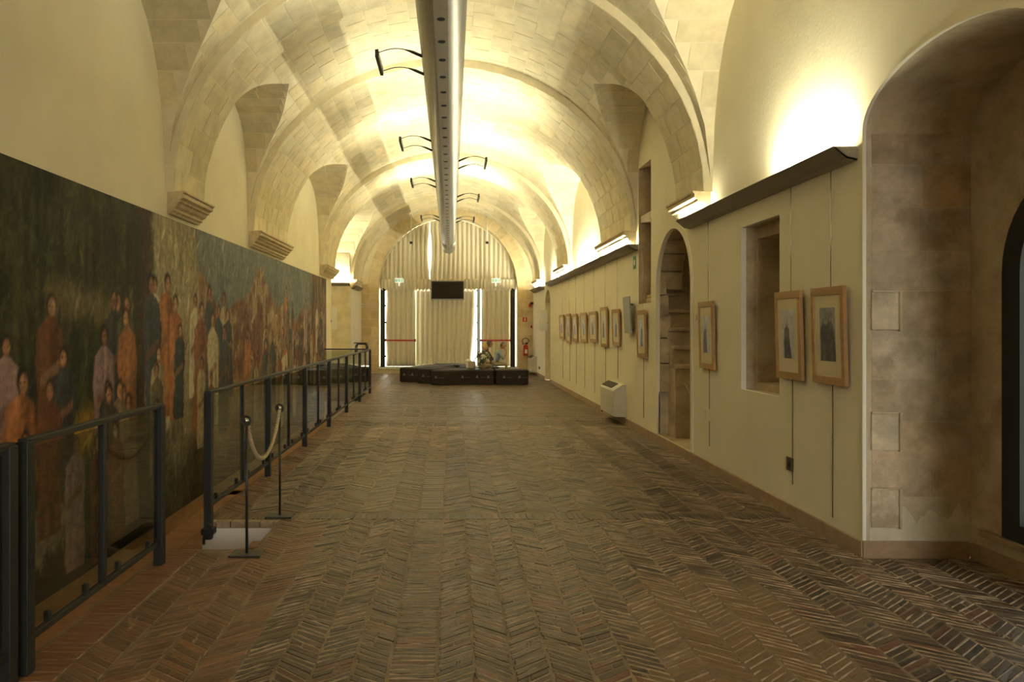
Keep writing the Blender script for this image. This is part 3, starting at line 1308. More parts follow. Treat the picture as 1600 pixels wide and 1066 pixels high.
put(hm * sstep(.5, .62, N2 * .6 + NV * .4) * (np.abs(ZZ - ridge + .12) < .12) * .7, (.40, .32, .19))
rm = sstep(13.4, 15.4, YY + (NV - .5) * 1.0 + (.55 - ZZ) * 1.4)
put(rm * (ZZ < ridge - .1), crowd)
put(sstep(16.6, 17.2, YY + (NV - .5) * .5), ramp([(.02, .018, .012), (.07, .05, .03), (.15, .10, .055), (.26, .19, .1)], NV * 1.2 + N2 * .3 - .2))
put(np.exp(-((YY - 7.75) / .17) ** 6) * .9, ramp([(.025, .014, .010), (.075, .04, .025)], NN))
put(sstep(.30, .16, ZZ + (N1 - .5) * .16) * (YY < 9.6) * .8, ramp([(.015, .016, .010), (.05, .045, .024)], NN))
put(sstep(.26, .12, ZZ + (N1 - .5) * .1) * (YY > 9.4) * .75, ramp([(.05, .045, .03), (.17, .13, .07)], NN))
# beams and bright cloth in the dark room
put(np.exp(-((ZZ - .70 + .02 * (YY - 6.4) - (N2 - .5) * .03) / .04) ** 4) * np.exp(-((YY - 6.5) / .62) ** 8) * .75, (.19, .15, .07))
put(np.exp(-((YY - 7.1) / .10) ** 6) * (ZZ < .68) * (ZZ > .2) * .7, (.12, .10, .05))
put(np.exp(-(((YY - 6.2) / .9) ** 2 + ((ZZ - .33 - .04 * np.sin(YY * 5)) / .06) ** 2) ** 2), (.33, .19, .035))
put(np.exp(-((YY - 4.75) / .12) ** 4) * (ZZ < .72), ochre * .8)
for (cy, cz, ry, rz, cc) in ((5.3, .36, .33, .09, (.30, .24, .17)), (5.15, .22, .35, .07, (.26, .20, .15)), (6.9, .30, .2, .06, (.34, .16, .12)), (5.9, .16, .4, .06, (.22, .17, .12)), (8.4, .40, .12, .12, (.40, .36, .28))):
    put(np.exp(-(((YY - cy + (N2 - .5) * .3) / ry) ** 2 + ((ZZ - cz + (N2 - .5) * .12) / rz) ** 2) ** 3) * .9, np.array(cc) * (.5 + N3[..., None] + .2 * N2[..., None]))


def figure(cy, z0, h, robe, skin, hair, seed):
    """a loose painted standing figure: feet at z0 (0..1), height h (fraction)."""
    ww = h * .85
    i0, i1 = int((cy - ww - MY0) / RES), int((cy + ww - MY0) / RES)
    i0, i1 = max(0, i0), min(NW, i1)
    if i1 - i0 < 4:
        return
    sl_ = (slice(0, NH), slice(i0, i1))
    H = MZ1 - MZ0
    u = (YY[sl_] - cy) / (h * H)
    v = (ZZ[sl_] - z0) / h
    r = np.random.default_rng(seed)
    n = N3[sl_] - .5
    lean = r.uniform(-.06, .06)
    u = u - lean * v
    wid = np.interp(v, [0, .1, .45, .62, .80, .86, .88], [.13, .15, .13, .155, .13, .05, .0])
    body = sstep(.02, -.01, np.abs(u) - wid + n * .03) * (v > 0) * (v < .88)
    sub = IMG[sl_]
    shade = (.55 + .25 * N3[sl_] + .9 * NV[sl_] + .2 * N2[sl_] - .3 * (u / .15))[..., None]
    sub[:] = sub * (1 - body[..., None]) + np.array(robe) * 1.35 * np.clip(shade, .25, 1.9) * body[..., None]
    arm = np.exp(-((np.abs(v - .52 - r.uniform(-.05, .05) - .4 * u) / .035) ** 4)) * (np.abs(u) < .11) * body
    sub[:] = sub * (1 - arm[..., None] * .8) + np.array(skin) * .8 * arm[..., None] * .8
    hx = r.uniform(-.02, .02)
    hairm = np.exp(-((((u - hx) / .062) ** 2 + ((v - .945) / .072) ** 2) ** 4))
    sub[:] = sub * (1 - hairm[..., None]) + np.array(hair) * hairm[..., None]
    face = np.exp(-((((u - hx - r.uniform(-.012, .012)) / .042) ** 2 + ((v - .925) / .056) ** 2) ** 4))
    fsh = (.75 + .9 * (N3[sl_]) * .6 - 3.5 * (u - hx))[..., None]
    sub[:] = sub * (1 - face[..., None]) + np.array(skin) * 1.3 * np.clip(fsh, .35, 1.5) * face[..., None]
    for s in (-1, 1):
        eye = np.exp(-((((u - hx - s * .017) / .009) ** 2 + ((v - .932) / .007) ** 2) ** 2))
        sub[:] = sub * (1 - eye[..., None] * .8)


def dabs(ND, sd, sz, amt):
    rd = np.random.default_rng(sd)
    dy_, dz_ = rd.uniform(MY0, MY1, ND), rd.uniform(0, 1, ND)
    da, dl, dw, dbr = rd.normal(1.45, .5, ND), rd.uniform(.05, .16, ND) * sz, rd.uniform(.012, .03, ND) * sz, rd.normal(0, amt, ND)
    H = MZ1 - MZ0
    for q_ in range(ND):
        ci_, ri_ = int((dy_[q_] - MY0) / RES), int(dz_[q_] * NH)
        rr_ = int(dl[q_] / RES) + 1
        a0, a1, b0, b1 = max(0, ci_ - rr_), min(NW, ci_ + rr_ + 1), max(0, ri_ - rr_), min(NH, ri_ + rr_ + 1)
        if a1 - a0 < 2 or b1 - b0 < 2 or ci_ >= NW or ri_ >= NH:
            continue
        gx, gy = np.meshgrid((np.arange(a0, a1) - ci_) * RES, (np.arange(b0, b1) - ri_) * RES)
        ca, sa = math.cos(da[q_]), math.sin(da[q_])
        e = ((gx * ca + gy * sa) / dl[q_]) ** 2 + ((-gx * sa + gy * ca) / dw[q_]) ** 2
        mk = (np.clip(1.2 - e, 0, 1) * .75)[..., None]
        base_c = IMG[ri_, ci_] * math.exp(dbr[q_])
        sub = IMG[b0:b1, a0:a1]
        sub[:] = sub * (1 - mk) + base_c * mk


dabs(15000, 5, .9, .27)
SK = [(.30, .15, .08), (.24, .11, .06), (.36, .21, .12), (.20, .10, .06)]
HA = [(.015, .010, .007), (.03, .015, .01), (.05, .03, .02), (.42, .38, .30)]
rf = np.random.default_rng(77)
dark_robes = [(.05, .035, .03), (.10, .04, .02), (.22, .09, .035), (.06, .06, .03), (.13, .09, .05), (.20, .13, .12), (.03, .03, .03)]
mid_robes = [(.03, .035, .035), (.24, .19, .11), (.32, .27, .18), (.15, .06, .03), (.05, .05, .04), (.09, .07, .04), (.24, .10, .04)]
jobs = []
for i in range(26):
    jobs.append((rf.uniform(4.5, 7.5), rf.uniform(-.02, .34), rf.uniform(.26, .46), dark_robes[rf.integers(len(dark_robes))]))
for i in range(24):
    jobs.append((rf.uniform(7.9, 10.8), rf.uniform(.08, .38), rf.uniform(.30, .48), mid_robes[rf.integers(len(mid_robes))]))
for i in range(26):
    jobs.append((rf.uniform(11.6, 14.6), rf.uniform(.10, .30), rf.uniform(.26, .42), mid_robes[rf.integers(len(mid_robes))]))
for i in range(60):
    jobs.append((rf.uniform(14.0, 18.9), rf.uniform(.08, .52), rf.uniform(.24, .36), (dark_robes + mid_robes)[rf.integers(14)]))
for i in range(10):
    jobs.append((rf.uniform(1.0, 4.4), rf.uniform(.05, .3), rf.uniform(.28, .45), dark_robes[rf.integers(len(dark_robes))]))
jobs.sort(key=lambda j: -j[1])
for n_, j in enumerate(jobs):
    figure(j[0], j[1], j[2], j[3], SK[n_ % 4], HA[(n_ * 7) % 4 if n_ % 5 == 0 else n_ % 3], 100 + n_)
dabs(6000, 6, .4, .22)
IMG[:] = np.clip(IMG * (.8 + .4 * N3[..., None]) * .80, .002, .5)

mural = thing('mural', 'long dark figurative mural of crowds and hills filling the left wall', 'painting', (XL + .05, 9.5, MZ0))
NPAN = 6
for k in range(NPAN):
    a0 = int(NW * k / NPAN)
    a1 = int(NW * (k + 1) / NPAN)
    sub = IMG[:, a0:a1]
    ya = YY[0, a0] + .002
    yb = (YY[0, a1 - 1] + RES) - .002
    w_ = a1 - a0
    stp = 1 if ya < 11 else 2
    ci = np.unique(np.append(np.arange(0, w_, stp), w_ - 1))
    ri = np.unique(np.append(np.arange(0, NH, stp), NH - 1))
    gy = ya + (yb - ya) * ci / (w_ - 1)
    gz = MZ0 + (MZ1 - MZ0) * ri / (NH - 1)
    nc, nr = len(ci), len(ri)
    V = np.zeros((nr, nc, 3), dtype=np.float32)
    V[..., 0] = XL + .055
    V[..., 1] = gy[None, :]
    V[..., 2] = gz[:, None]
    idx = np.arange(nr * nc).reshape(nr, nc)
    Fq = np.stack([idx[:-1, :-1], idx[:-1, 1:], idx[1:, 1:], idx[1:, :-1]], -1).reshape(-1, 4)
    colr = sub[np.ix_(ri, ci)].reshape(-1, 3)
    Vv = V.reshape(-1, 3)
    # back and edges give the panel its thickness
    nb = len(Vv)
    rimv = np.array([(XL + .012, ya, MZ0), (XL + .012, yb, MZ0), (XL + .012, yb, MZ1), (XL + .012, ya, MZ1)], dtype=np.float32)
    cor = [idx[0, 0], idx[0, -1], idx[-1, -1], idx[-1, 0]]
    extra = [[cor[i], nb + i, nb + (i + 1) % 4, cor[(i + 1) % 4]] for i in range(4)]
    o = np_mesh('painted_panel', np.vstack([Vv, rimv]), np.vstack([Fq, np.array(extra)]), M['paint'], mural, np.vstack([colr, np.full((4, 3), .02)]))

# ------------------------------------------------------------------ glass railings
RX = -1.975
RT = 1.087


def railing(name, label, posts, thin, y0, y1, group=None, end=None):
    t = thing(name, label, 'railing', (RX, (y0 + y1) / 2, 0), group)
    MB().box((RX - .025, y0, RT - .03), (RX + .025, y1, RT), bev=.004).build('handrail', M['iron'], t)
    MB().box((RX - .018, y0, .135), (RX + .018, y1, .165), bev=.003).build('bottom_rail', M['iron'], t)
    for y in posts:
        MB().box((RX - .03, y - .033, -.12), (RX + .03, y + .033, RT - .015), bev=.004).build('post', M['iron'], t)
    for y in thin:
        MB().box((RX - .018, y - .018, .15), (RX + .018, y + .018, RT - .015), bev=.003).build('upright', M['iron'], t)
    ys = sorted(list(posts) + list(thin))
    for a, b in zip(ys[:-1], ys[1:]):
        if b - a < .3:
            continue
        MB().box((RX - .004, a + .05, .185), (RX + .004, b - .05, RT - .05)).build('glass_panel', M['glass'], t)
        for yy in (a + .2, b - .2):
            c = MB().box((RX - .014, yy - .015, .165), (RX + .014, yy + .015, .215), bev=.003)
            c.build('glass_clip', M['iron'], t)
    return t


PY = [6.25, 8.28, 10.36, 12.42, 14.5, 16.57, 18.66]
r2 = railing('glass_railing', 'long black railing with glass panels running back beside the mural to a corner', PY, [(a + b) / 2 for a, b in zip(PY[:-1], PY[1:])], 6.22, 18.69)
# its return to the wall
MB().box((XL + .07, 18.64, RT - .03), (RX, 18.69, RT), bev=.004).build('handrail', M['iron'], r2)
MB().box((XL + .07, 18.65, .135), (RX, 18.68, .165), bev=.003).build('bottom_rail', M['iron'], r2)
MB().box((XL + .10, 18.66, .185), (RX - .06, 18.668, RT - .05)).build('glass_panel', M['glass'], r2)
MB().box((RX - .05, 6.21, -.08), (RX + .05, 6.3, -.03), bev=.004).build('foot_clamp', M['iron'], r2)
MB().tube([(RX + .02, 6.19, .01), (RX + .02, 6.16, .01)], .018, 8).build('bolt', M['iron'], r2)
railing('glass_railing', 'short black glass railing in front of the mural, one intermediate upright, near the gap', [3.56, 5.2], [4.35], 3.54, 5.22)
railing('glass_railing', 'black glass railing nearest the viewer, beyond the doubled post, mostly out of view', [1.4, 3.42], [2.4], 1.38, 3.44)

# ------------------------------------------------------------------ rope stanchions
def stanchion(x, y, h, label):
    t = thing('rope_stanchion', label, 'stanchion', (x, y, 0), 'rope stanchions at the steps')
    MB().box((x - .11, y - .075, 0), (x + .11, y + .075, .014), bev=.003).build('base_plate', M['steel_dark'], t)
    MB().tube([(x, y, .01), (x, y, h - .02)], .0095, 10).build('pole', M['steel_dark'], t)
    q = MB()
    q.sphere((x, y, h), .028, seg=16, rings=10)
    q.build('ball_finial', M['chrome'], t)
    pts = [(x + .033 * math.cos(a), y - .012, h + .033 * math.sin(a)) for a in [2 * PI * i / 16 for i in range(17)]]
    MB().tube(pts, .007, 6, cap=False).build('ring', M['steel_dark'], t)
    return t


stanchion(-1.44, 5.41, .945, 'thin dark metal rope stanchion on a square plate, in front of the steps')
stanchion(-1.45, 6.50, .92, 'thin dark metal rope stanchion on a square plate, behind the steps')
rp = []
pa, pb_ = Vector((-1.435, 5.42, .93)), Vector((-1.45, 6.49, .915))
for i in range(25):
    s = i / 24
    p = pa.lerp(pb_, s)
    sag = .33 * (1 - (2 * s - 1) ** 2) ** .8
    rp.append((p.x - .01 * math.sin(PI * s), p.y, p.z - sag))
q = MB()
for ph in (0, PI * 2 / 3, PI * 4 / 3):
    # three twisted strands
    fine = []
    for i in range(161):
        s = i / 160 * 24
        k = min(23, int(s))
        f = s - k
        p = Vector(rp[k]).lerp(Vector(rp[k + 1]), f)
        a = i * .75 + ph
        fine.append((p.x + .007 * math.cos(a), p.y + .004 * math.sin(a), p.z + .007 * math.sin(a)))
    q.tube(fine, .0085, 5)
tag(q.build('barrier_rope', M['rope']), 'twisted beige rope sagging between the two stanchions', 'rope')

# ------------------------------------------------------------------ duct
DX, DZ, DR = -.085, 4.40, .222
duct = thing('air_duct', 'round grey metal air duct running down the middle of the vault', 'duct', (DX, 14, DZ))
ys = [.6] + [3.0 + 3.02 * k for k in range(8)] + [26.75]
for i, (a, b) in enumerate(zip(ys[:-1], ys[1:])):
    MB().tube([(DX, a + .003, DZ), (DX, b - .003, DZ)], DR, 40, cap=(i in (0, len(ys) - 2))).build('duct_section', M['duct'], duct)
    MB().tube([(DX, b - .02, DZ), (DX, b + .02, DZ)], DR + .003, 40, cap=False).build('joint_band', M['duct'], duct)
y = 1.0
zb = DZ - DR
while y < 26.4:
    L = 3.0
    q = MB()
    q.box((DX - .062, y + .006, zb - .006), (DX + .062, min(y + L - .006, 26.6), zb + .03), bev=.002)
    s_ = q.build('nozzle_strip', M['duct_strip'], duct)
    k = y + .38
    # nozzles on a 0.5 m pitch
    while k < min(y + L, 26.5):
        pts = [(DX, k, zb - .0065), (DX, k, zb - .010)]
        MB().tube(pts, .034, 14).build('air_nozzle', M['black'], s_)
        k += .505
    y += L
for y in (4.0, 10.8, 16.8, 22.4, 26.0):
    MB().tube([(DX, y, DZ + DR - .02), (DX, y, 5.75)], .006, 6).build('hanger_rod', M['steel_dark'], duct)

names = {(-1, 0): 'first', }
SPL = ['bracket uplight with two curved arms, on the left of the duct, nearest the viewer',
       'bracket uplight with two curved arms, second along the left of the duct',
       'bracket uplight with two curved arms, third along the left of the duct',
       'bracket uplight with two curved arms, farthest on the left of the duct',
       'bracket uplight with two curved arms, first on the right of the duct',
       'bracket uplight with two curved arms, second along the right of the duct',
       'bracket uplight with two curved arms, farthest on the right of the duct']
for (sd, y0, gap), lab in zip(SPOTS, SPL):
    t = thing('duct_uplight', lab, 'lamp', (DX + sd * .3, y0 + gap / 2, DZ), 'uplights on the duct')
    xe = DX + sd * .66
    for yy in (y0, y0 + gap):
        path = []
        for i in range(11):
            s = i / 10
            path.append((DX + sd * (.205 + .455 * s), yy, DZ - .08 + .10 * math.sin(PI * min(1, s * 1.05) * .75) - .035 * s))
        rr = [.016 if i < 3 else .016 - (.011) * min(1, (i - 2) / 2) for i in range(11)]
        MB().tube(path, rr, 8).build('arm', M['steel_dark'], t)
    ze = path[-1][2]
    MB().box((xe - .018, y0 - .02, ze - .045), (xe + .018, y0 + gap + .02, ze + .03), bev=.005).build('lamp_head', M['steel_dark'], t)
    for i in range(4):
        yy = y0 + gap * (i + .5) / 4
        MB().box((xe - sd * .02, yy - gap * .09, ze - .035), (xe - sd * .017, yy + gap * .09, ze + .02)).build('lamp_reflector', M['bezel'], t)
    area('duct_uplight_light', (xe, y0 + gap / 2, ze + .04), UP, .03, gap, SPOT_P * (1 if y0 < 14 else 1.5))

# ------------------------------------------------------------------ wall troughs with tubes
def trough(y0, y1, label, sx=1, zt=2.885, lamps=()):
    t = thing('trough_light', label, 'wall light', ((XR if sx > 0 else XL), (y0 + y1) / 2, zt), 'uplighter troughs along the walls')
    X = XR if sx > 0 else XL
    pr = .175
    P = lambda d, z: (X - sx * d, z)
    outer = [P(0, zt - .10), P(.075, zt - .085), P(pr, zt), P(pr - .012, zt), P(.07, zt - .072), P(0, zt - .085)]
    q = MB()
    q.extrude(outer, lambda a, b, y: (a, y, b), y0, y1)
    q.build('trough', M['ledge'], t)
    for ye in (y0, y1):
        pl = [P(0, zt - .10), P(.075, zt - .085), P(pr, zt), P(0, zt)]
        MB().extrude(pl, lambda a, b, y: (a, y, b), ye, ye + (.006 if ye == y0 else -.006)).build('end_cap', M['ledge'], t)
    for (y, ln) in lamps:
        MB().tube([(X - sx * .085, y - ln / 2, zt - .04), (X - sx * .085, y + ln / 2, zt - .04)], .013, 8).build('fluorescent_tube', M['tube'], t)
    return t


M['tube'] = mat('tube_glow', (1, 1, 1), emit=(LAMP, 6))
trough(5.44, 9.25, 'sloped grey trough light over the two near framed pictures on the right wall', lamps=[(6.15, 1.1), (8.85, .8)])
trough(11.82, 22.25, 'longest sloped grey trough light, above the row of framed pictures', lamps=[(p[0], p[1]) for p in TROUGH[2:9]])
trough(23.7, 26.4, 'short grey trough light at the far end of the right wall above the fan coil', lamps=[(24.3, 1.0), (25.5, .9)])
trough(24.3, 26.0, 'short grey trough light at the far end of the left wall', sx=-1, zt=2.93, lamps=[(25.0, 1.3)])
t = thing('trough_light', 'straight trough light across the alcove jamb past the end of the mural', 'wall light', (-3.55, 24.0, 3.0), 'uplighter troughs along the walls')
MB().extrude([(24.06, 2.90), (23.99, 2.915), (23.88, 3.0), (23.892, 3.0), (23.99, 2.93), (24.06, 2.915)], lambda a, b, x: (x, a, b), -3.95, -3.16).build('trough', M['ledge'], t)
MB().tube([(-3.9, 23.98, 2.96), (-3.2, 23.98, 2.96)], .013, 8).build('fluorescent_tube', M['tube'], t)

# ------------------------------------------------------------------ framed pictures
def print_mesh(parent, y0, y1, z0, z1, x, seed, dark):
    """abstract black and white print: pale ground with dark rounded standing shapes."""
    nw_, nh_ = 40, 60
    a = np.linspace(0, 1, nw_)[None, :].repeat(nh_, 0)
    b_ = np.linspace(0, 1, nh_)[:, None].repeat(nw_, 1)
    n = .6 * vnoise((nh_, nw_), (6, 4), seed) + .4 * vnoise((nh_, nw_), (18, 14), seed + 50)
    r = np.random.default_rng(seed)
    base = (.32 + .35 * n) if not dark else (.10 + .32 * n)
    for i in range(2 if dark else 1):
        cx = r.uniform(.35, .65) if not dark else (.32 + .36 * i)
        top = r.uniform(.72, .85)
        wd = np.interp(b_ / top, [0, .5, .8, .86, .93, 1.0], [.34, .26, .22, .09, .11, .0]) * (1.0 if dark else .9)
        m = sstep(.03, -.02, np.abs(a - cx - .04 * np.sin(b_ * 6 + seed)) - wd)
        base = base * (1 - m) + m * (.03 + .16 * n * n)
        hd = np.exp(-(((a - cx) / .07) ** 2 + ((b_ - top * .93) / .045) ** 2) ** 3)
        base = base * (1 - hd) + hd * (.28 + .1 * n)
    colr = np.stack([base * 1.0, base * .98, base * 1.02], -1).reshape(-1, 3)
    V = np.zeros((nh_, nw_, 3), dtype=np.float32)
    V[..., 0] = x
    V[..., 1] = (y1 + (y0 - y1) * a)
    V[..., 2] = z0 + (z1 - z0) * b_
    idx = np.arange(nh_ * nw_).reshape(nh_, nw_)
    Fq = np.stack([idx[:-1, :-1], idx[:-1, 1:], idx[1:, 1:], idx[1:, :-1]], -1).reshape(-1, 4)
    return np_mesh('photo_print', V.reshape(-1, 3), Fq, M['print'], parent, colr)


def picture(y0, y1, z0, z1, label, seed, dark=False, wire_end=.25, ph=.36):
    t = thing('framed_picture', label, 'picture', (XR, (y0 + y1) / 2, z0), 'framed black and white pictures on the right wall')
    xb, xf = XR - .012, XR - .042
    fw = .062
    tl = .018   # top leans out
    def lean(q):
        q.v = [(p[0] - tl * (p[2] - z0) / (z1 - z0), p[1], p[2]) for p in q.v]
        return q
    q = MB()
    q.box((xf, y0, z0), (xb, y1, z0 + fw), bev=.003)
    q.box((xf, y0, z1 - fw), (xb, y1, z1), bev=.003)
    q.box((xf, y0, z0 + fw), (xb, y0 + fw * .8, z1 - fw), bev=.003)
    q.box((xf, y1 - fw * .8, z0 + fw), (xb, y1, z1 - fw), bev=.003)
    lean(q).build('frame', M['wood'], t)
    MB_ = MB().box((xf + .008, y0 + fw * .8, z0 + fw), (xb, y1 - fw * .8, z1 - fw))
    lean(MB_).build('mat_board', M['mat'], t)
    w, h = (y1 - y0), (z1 - z0)
    yc, zc = (y0 + y1) / 2, (z0 + z1) / 2 + .01
    pw, phh = w * .235, h * .275
    o = print_mesh(t, yc - pw, yc + pw, zc - phh, zc + phh, xf + .0065, seed, dark)
    for v in o.data.vertices:
        v.co.x -= tl * (v.co.z) / h
    MB().tube([(XR - .02, yc, z1 - .03), (XR - .02, yc, 2.782)], .0028, 6).build('hanging_wire', M['chrome'], t)
    MB().tube([(XR - .006, yc, z0 + .02), (XR - .006, yc, wire_end)], .0035, 6).build('hanging_wire', M['grille'], t)
    return t


picture(5.53, 6.03, 1.172, 1.905, 'large wood-framed black and white print nearest the stone niche', 1, True, .17)
picture(6.22, 6.70, 1.165, 1.905, 'wood-framed black and white print just right of the tall wall recess', 2, False, .28)
picture(8.30, 8.78, 1.14, 1.89, 'wood-framed print between the stair arch and the square recess', 3, False, .28)
picture(11.2, 11.72, 1.15, 1.86, 'wood-framed print under the tall slit niche, beside the stair arch', 4)
PR = [(12.95, 13.52, 1.285, 1.915, 'wood-framed print next to the grey tilted panel, above the fan coil'),
      (13.98, 14.56, 1.24, 1.98, 'tall wood-framed print, second left of the grey tilted panel'),
      (15.0, 15.75, 1.31, 1.92, 'wide wood-framed print, third left of the grey tilted panel'),
      (16.15, 16.85, 1.285, 1.92, 'wood-framed print, fourth left of the grey tilted panel'),
      (17.3, 17.95, 1.285, 1.91, 'wood-framed print, fifth left of the grey tilted panel'),
      (18.3, 18.9, 1.22, 1.93, 'tall narrow wood-framed print, second from the far end of the row'),
      (19.35, 20.1, 1.31, 1.925, 'wood-framed print at the far end of the row, beside the doorway')]
for i, (a, b, c, d, lab) in enumerate(PR):
    picture(a, b, c, d, lab, 10 + i, False, .72 if i == 0 else .30)

# ------------------------------------------------------------------ small fittings on the right wall
q = MB()
q.box((XR - .085, 11.93, 1.51), (XR - .065, 12.38, 2.09), bev=.004)
q.v = [(p[0] - .03 * (p[2] - 1.51) / .58, p[1], p[2]) for p in q.v]
t = thing('info_panel', 'plain grey panel board tilted forward from the wall beside the row of pictures', 'panel', (XR, 12.2, 1.42))
q.build('board', M['panel_grey'], t)
MB().box((XR - .09, 12.14, 1.95), (XR, 12.18, 1.98)).build('bracket', M['steel_dark'], t)
MB().box((XR - .07, 12.14, 1.55), (XR, 12.18, 1.58)).build('bracket', M['steel_dark'], t)
for (x0, x1, yy, zz0, zz1, lab) in ((2.62, 2.86, 22.9, 1.51, 2.13, 'white panel board standing out in the far doorway on the right'),
                                    (-3.22, -2.99, 20.1, 1.55, 2.14, 'white panel board standing out at the end of the mural wall')):
    t = thing('info_panel', lab, 'panel', ((x0 + x1) / 2, yy, zz0))
    q = MB().box((x0 if x0 > 0 else XL + .02, yy, zz0), (x1, yy + .02, zz1), bev=.004)
    q.build('board', M['white'], t)
    MB().box((XR if x0 > 0 else XL, yy + .02, zz0 + .2), ((x1 - .06) if x0 > 0 else x0 + .12, yy + .04, zz0 + .24)).build('bracket', M['steel_dark'], t)


def fan_coil(y0, y1, z0, z1, label):
    t = thing('fan_coil_unit', label, 'heater', (XR, (y0 + y1) / 2, z0), 'white fan coil units on the right wall')
    d, dt = .20, .13
    prof = [(XR - .002, z0), (XR - d + .015, z0), (XR - d, z0 + .015), (XR - d, z1 - .11), (XR - d + .012, z1 - .085), (XR - .05, z1), (XR - .002, z1)]
    MB().extrude(prof, lambda a, b, y: (a, y, b), y0, y1).build('casing', M['white_metal'], t)
    n = 9
    yy0, yy1 = y0 + .25 * (y1 - y0), y1 - .03
    for i in range(n):
        s = (i + .5) / n
        xa = XR - d + .018 + s * .12
        za = z1 - .08 + s * .07
        MB().box((xa - .004, yy0, za - .008), (xa + .004, yy1, za + .012)).build('vent_slat', M['grille'], t)
    MB().box((XR - d - .004, y0 + .03, z0 + .02), (XR - d + .001, y1 - .03, z1 - .12), bev=.002).build('front_cover', M['white_metal'], t)
    for yy in (y0 + .06, y1 - .06):
        MB().box((XR - d + .004, yy - .018, z0 - .022), (XR - d + .03, yy + .018, z0)).build('foot', M['black'], t)
    return t


fan_coil(12.64, 13.77, .125, .66, 'white fan coil heater low on the right wall below the pictures')
fan_coil(25.7, 27.0 - .05, .1, .64, 'white fan coil heater at the far right corner beside the fire extinguisher')
for k, (ya, zz, lab) in enumerate(((8.72, .55, 'blank cream cover plate low on the right wall, taller of two'), (8.58, .56, 'blank cream cover plate low on the right wall, next to the wire'))):
    t = thing('cover_plate', lab, 'plate', (XR, ya, zz))
    MB().box((XR - .012, ya - .052, zz - (.02 if k == 0 else 0)), (XR, ya + .052, zz + .13), bev=.003).build('plate', M['plaster'], t)
t = thing('wall_socket', 'small brown wall socket below the framed prints near the skirting', 'socket', (XR, 6.51, .44))
MB().box((XR - .012, 6.45, .385), (XR, 6.57, .50), bev=.004).build('plate', M['brass'], t)
MB().box((XR - .015, 6.495, .415), (XR - .011, 6.525, .465)).build('insert', M['black'], t)
t = thing('wall_socket', 'tiny dark socket on the white wall beside the far fan coil', 'socket', (XR, 24.9, .28))
MB().box((XR - .02, 24.85, .25), (XR, 25.1, .33), bev=.004).build('plate', M['black'], t)
t = thing('wall_button', 'small round pale wall button between the stair arch and the framed print', 'button', (XR, 9.0, 1.7))
MB().tube([(XR - .02, 9.0, 1.72), (XR, 9.0, 1.72)], .035, 14).build('button', M['plaster'], t)
t = thing('escape_sign', 'small green safety sticker at the near end of the long trough light', 'sign', (XR, 12.05, 2.55))
MB().box((XR - .006, 11.95, 2.52), (XR, 12.12, 2.72)).build('plate', M['green_sign'], t)
MB().box((XR - .008, 12.0, 2.58), (XR - .006, 12.07, 2.66)).build('symbol', M['white'], t)

# ------------------------------------------------------------------ rope in the stair arch
q = MB()
pts = []
for i in range(17):
    s = i / 16
    pts.append((3.12 + .22 * s, 10.30 - .55 * s, .86 - .30 * math.sin(PI * .62 * s) - .02 * s))
q.tube(pts, .014, 8)
tag(q.build('barrier_rope', M['rope']), 'short beige rope hanging across the stair arch', 'rope')

# ------------------------------------------------------------------ far end: glazed doors, curtains
YD = 27.32
d1 = bpy.data.objects.new('door_1', None)
COL.objects.link(d1)
d1.location = (-.115, YD, .2)
ORIGIN[d1.name] = Vector(d1.location)
struct(d1)
S27 = YD / F
xp = lambda px: (px - 705) * S27
def dbox(x0, x1, z0, z1, name, m=None, y0=YD, y1=YD + .06):
    return MB().box((x0, y0, z0), (x1, y1, z1), bev=.004).build(name, m or M['iron'], d1)
dbox(xp(594.5), xp(601.5), .2, 3.0, 'door_post')
dbox(xp(797.5), xp(805), .2, 3.0, 'door_post')
M['post_grey'] = mat('grey_post', (.42, .48, .52), .5)
dbox(xp(647.2), xp(648.8), .2, 1.2, 'door_stile', M['post_grey'])
dbox(xp(745.5), xp(751), .2, 3.05, 'door_post', M['post_grey'], YD + .30, YD + .36)
for k, zz in enumerate((.55, 1.15, 1.75, 2.35, 2.9)):
    dbox(xp(600), xp(603.5), zz, zz + .06, 'hinge')
    dbox(xp(744.3), xp(746), zz, zz + .06, 'hinge', M['post_grey'], YD + .30, YD + .36)
# glazing behind the curtains
for a, b in ((xp(592), xp(648)), (xp(648), xp(748)), (xp(748), xp(806))):
    MB().box((a + .03, YD + .48, .22), (b - .03, YD + .485, 3.0)).build('door_pane', M['window_glass'], d1)
    MB().box((a - .02, YD + .46, .2), (a + .02, YD + .52, 3.05)).build('door_frame', M['iron'], d1)
MB().box((AX0 + .02, YD + .14, 3.02), (AX1 - .02, YD + .2, 3.12)).build('transom', M['iron'], d1)
for a, b, lab in ((602, 648.5, ''), (751, 798, '')):
    MB().tube([(xp(a), YD - .05, 1.145), (xp(b), YD - .05, 1.145)], .028, 8).build('push_bar', M['red'], d1)
    for px in (a, b):
        MB().box((xp(px) - .03, YD - .07, 1.10), (xp(px) + .03, YD + .03, 1.19), bev=.006).build('push_bar_bracket', M['black'], d1)


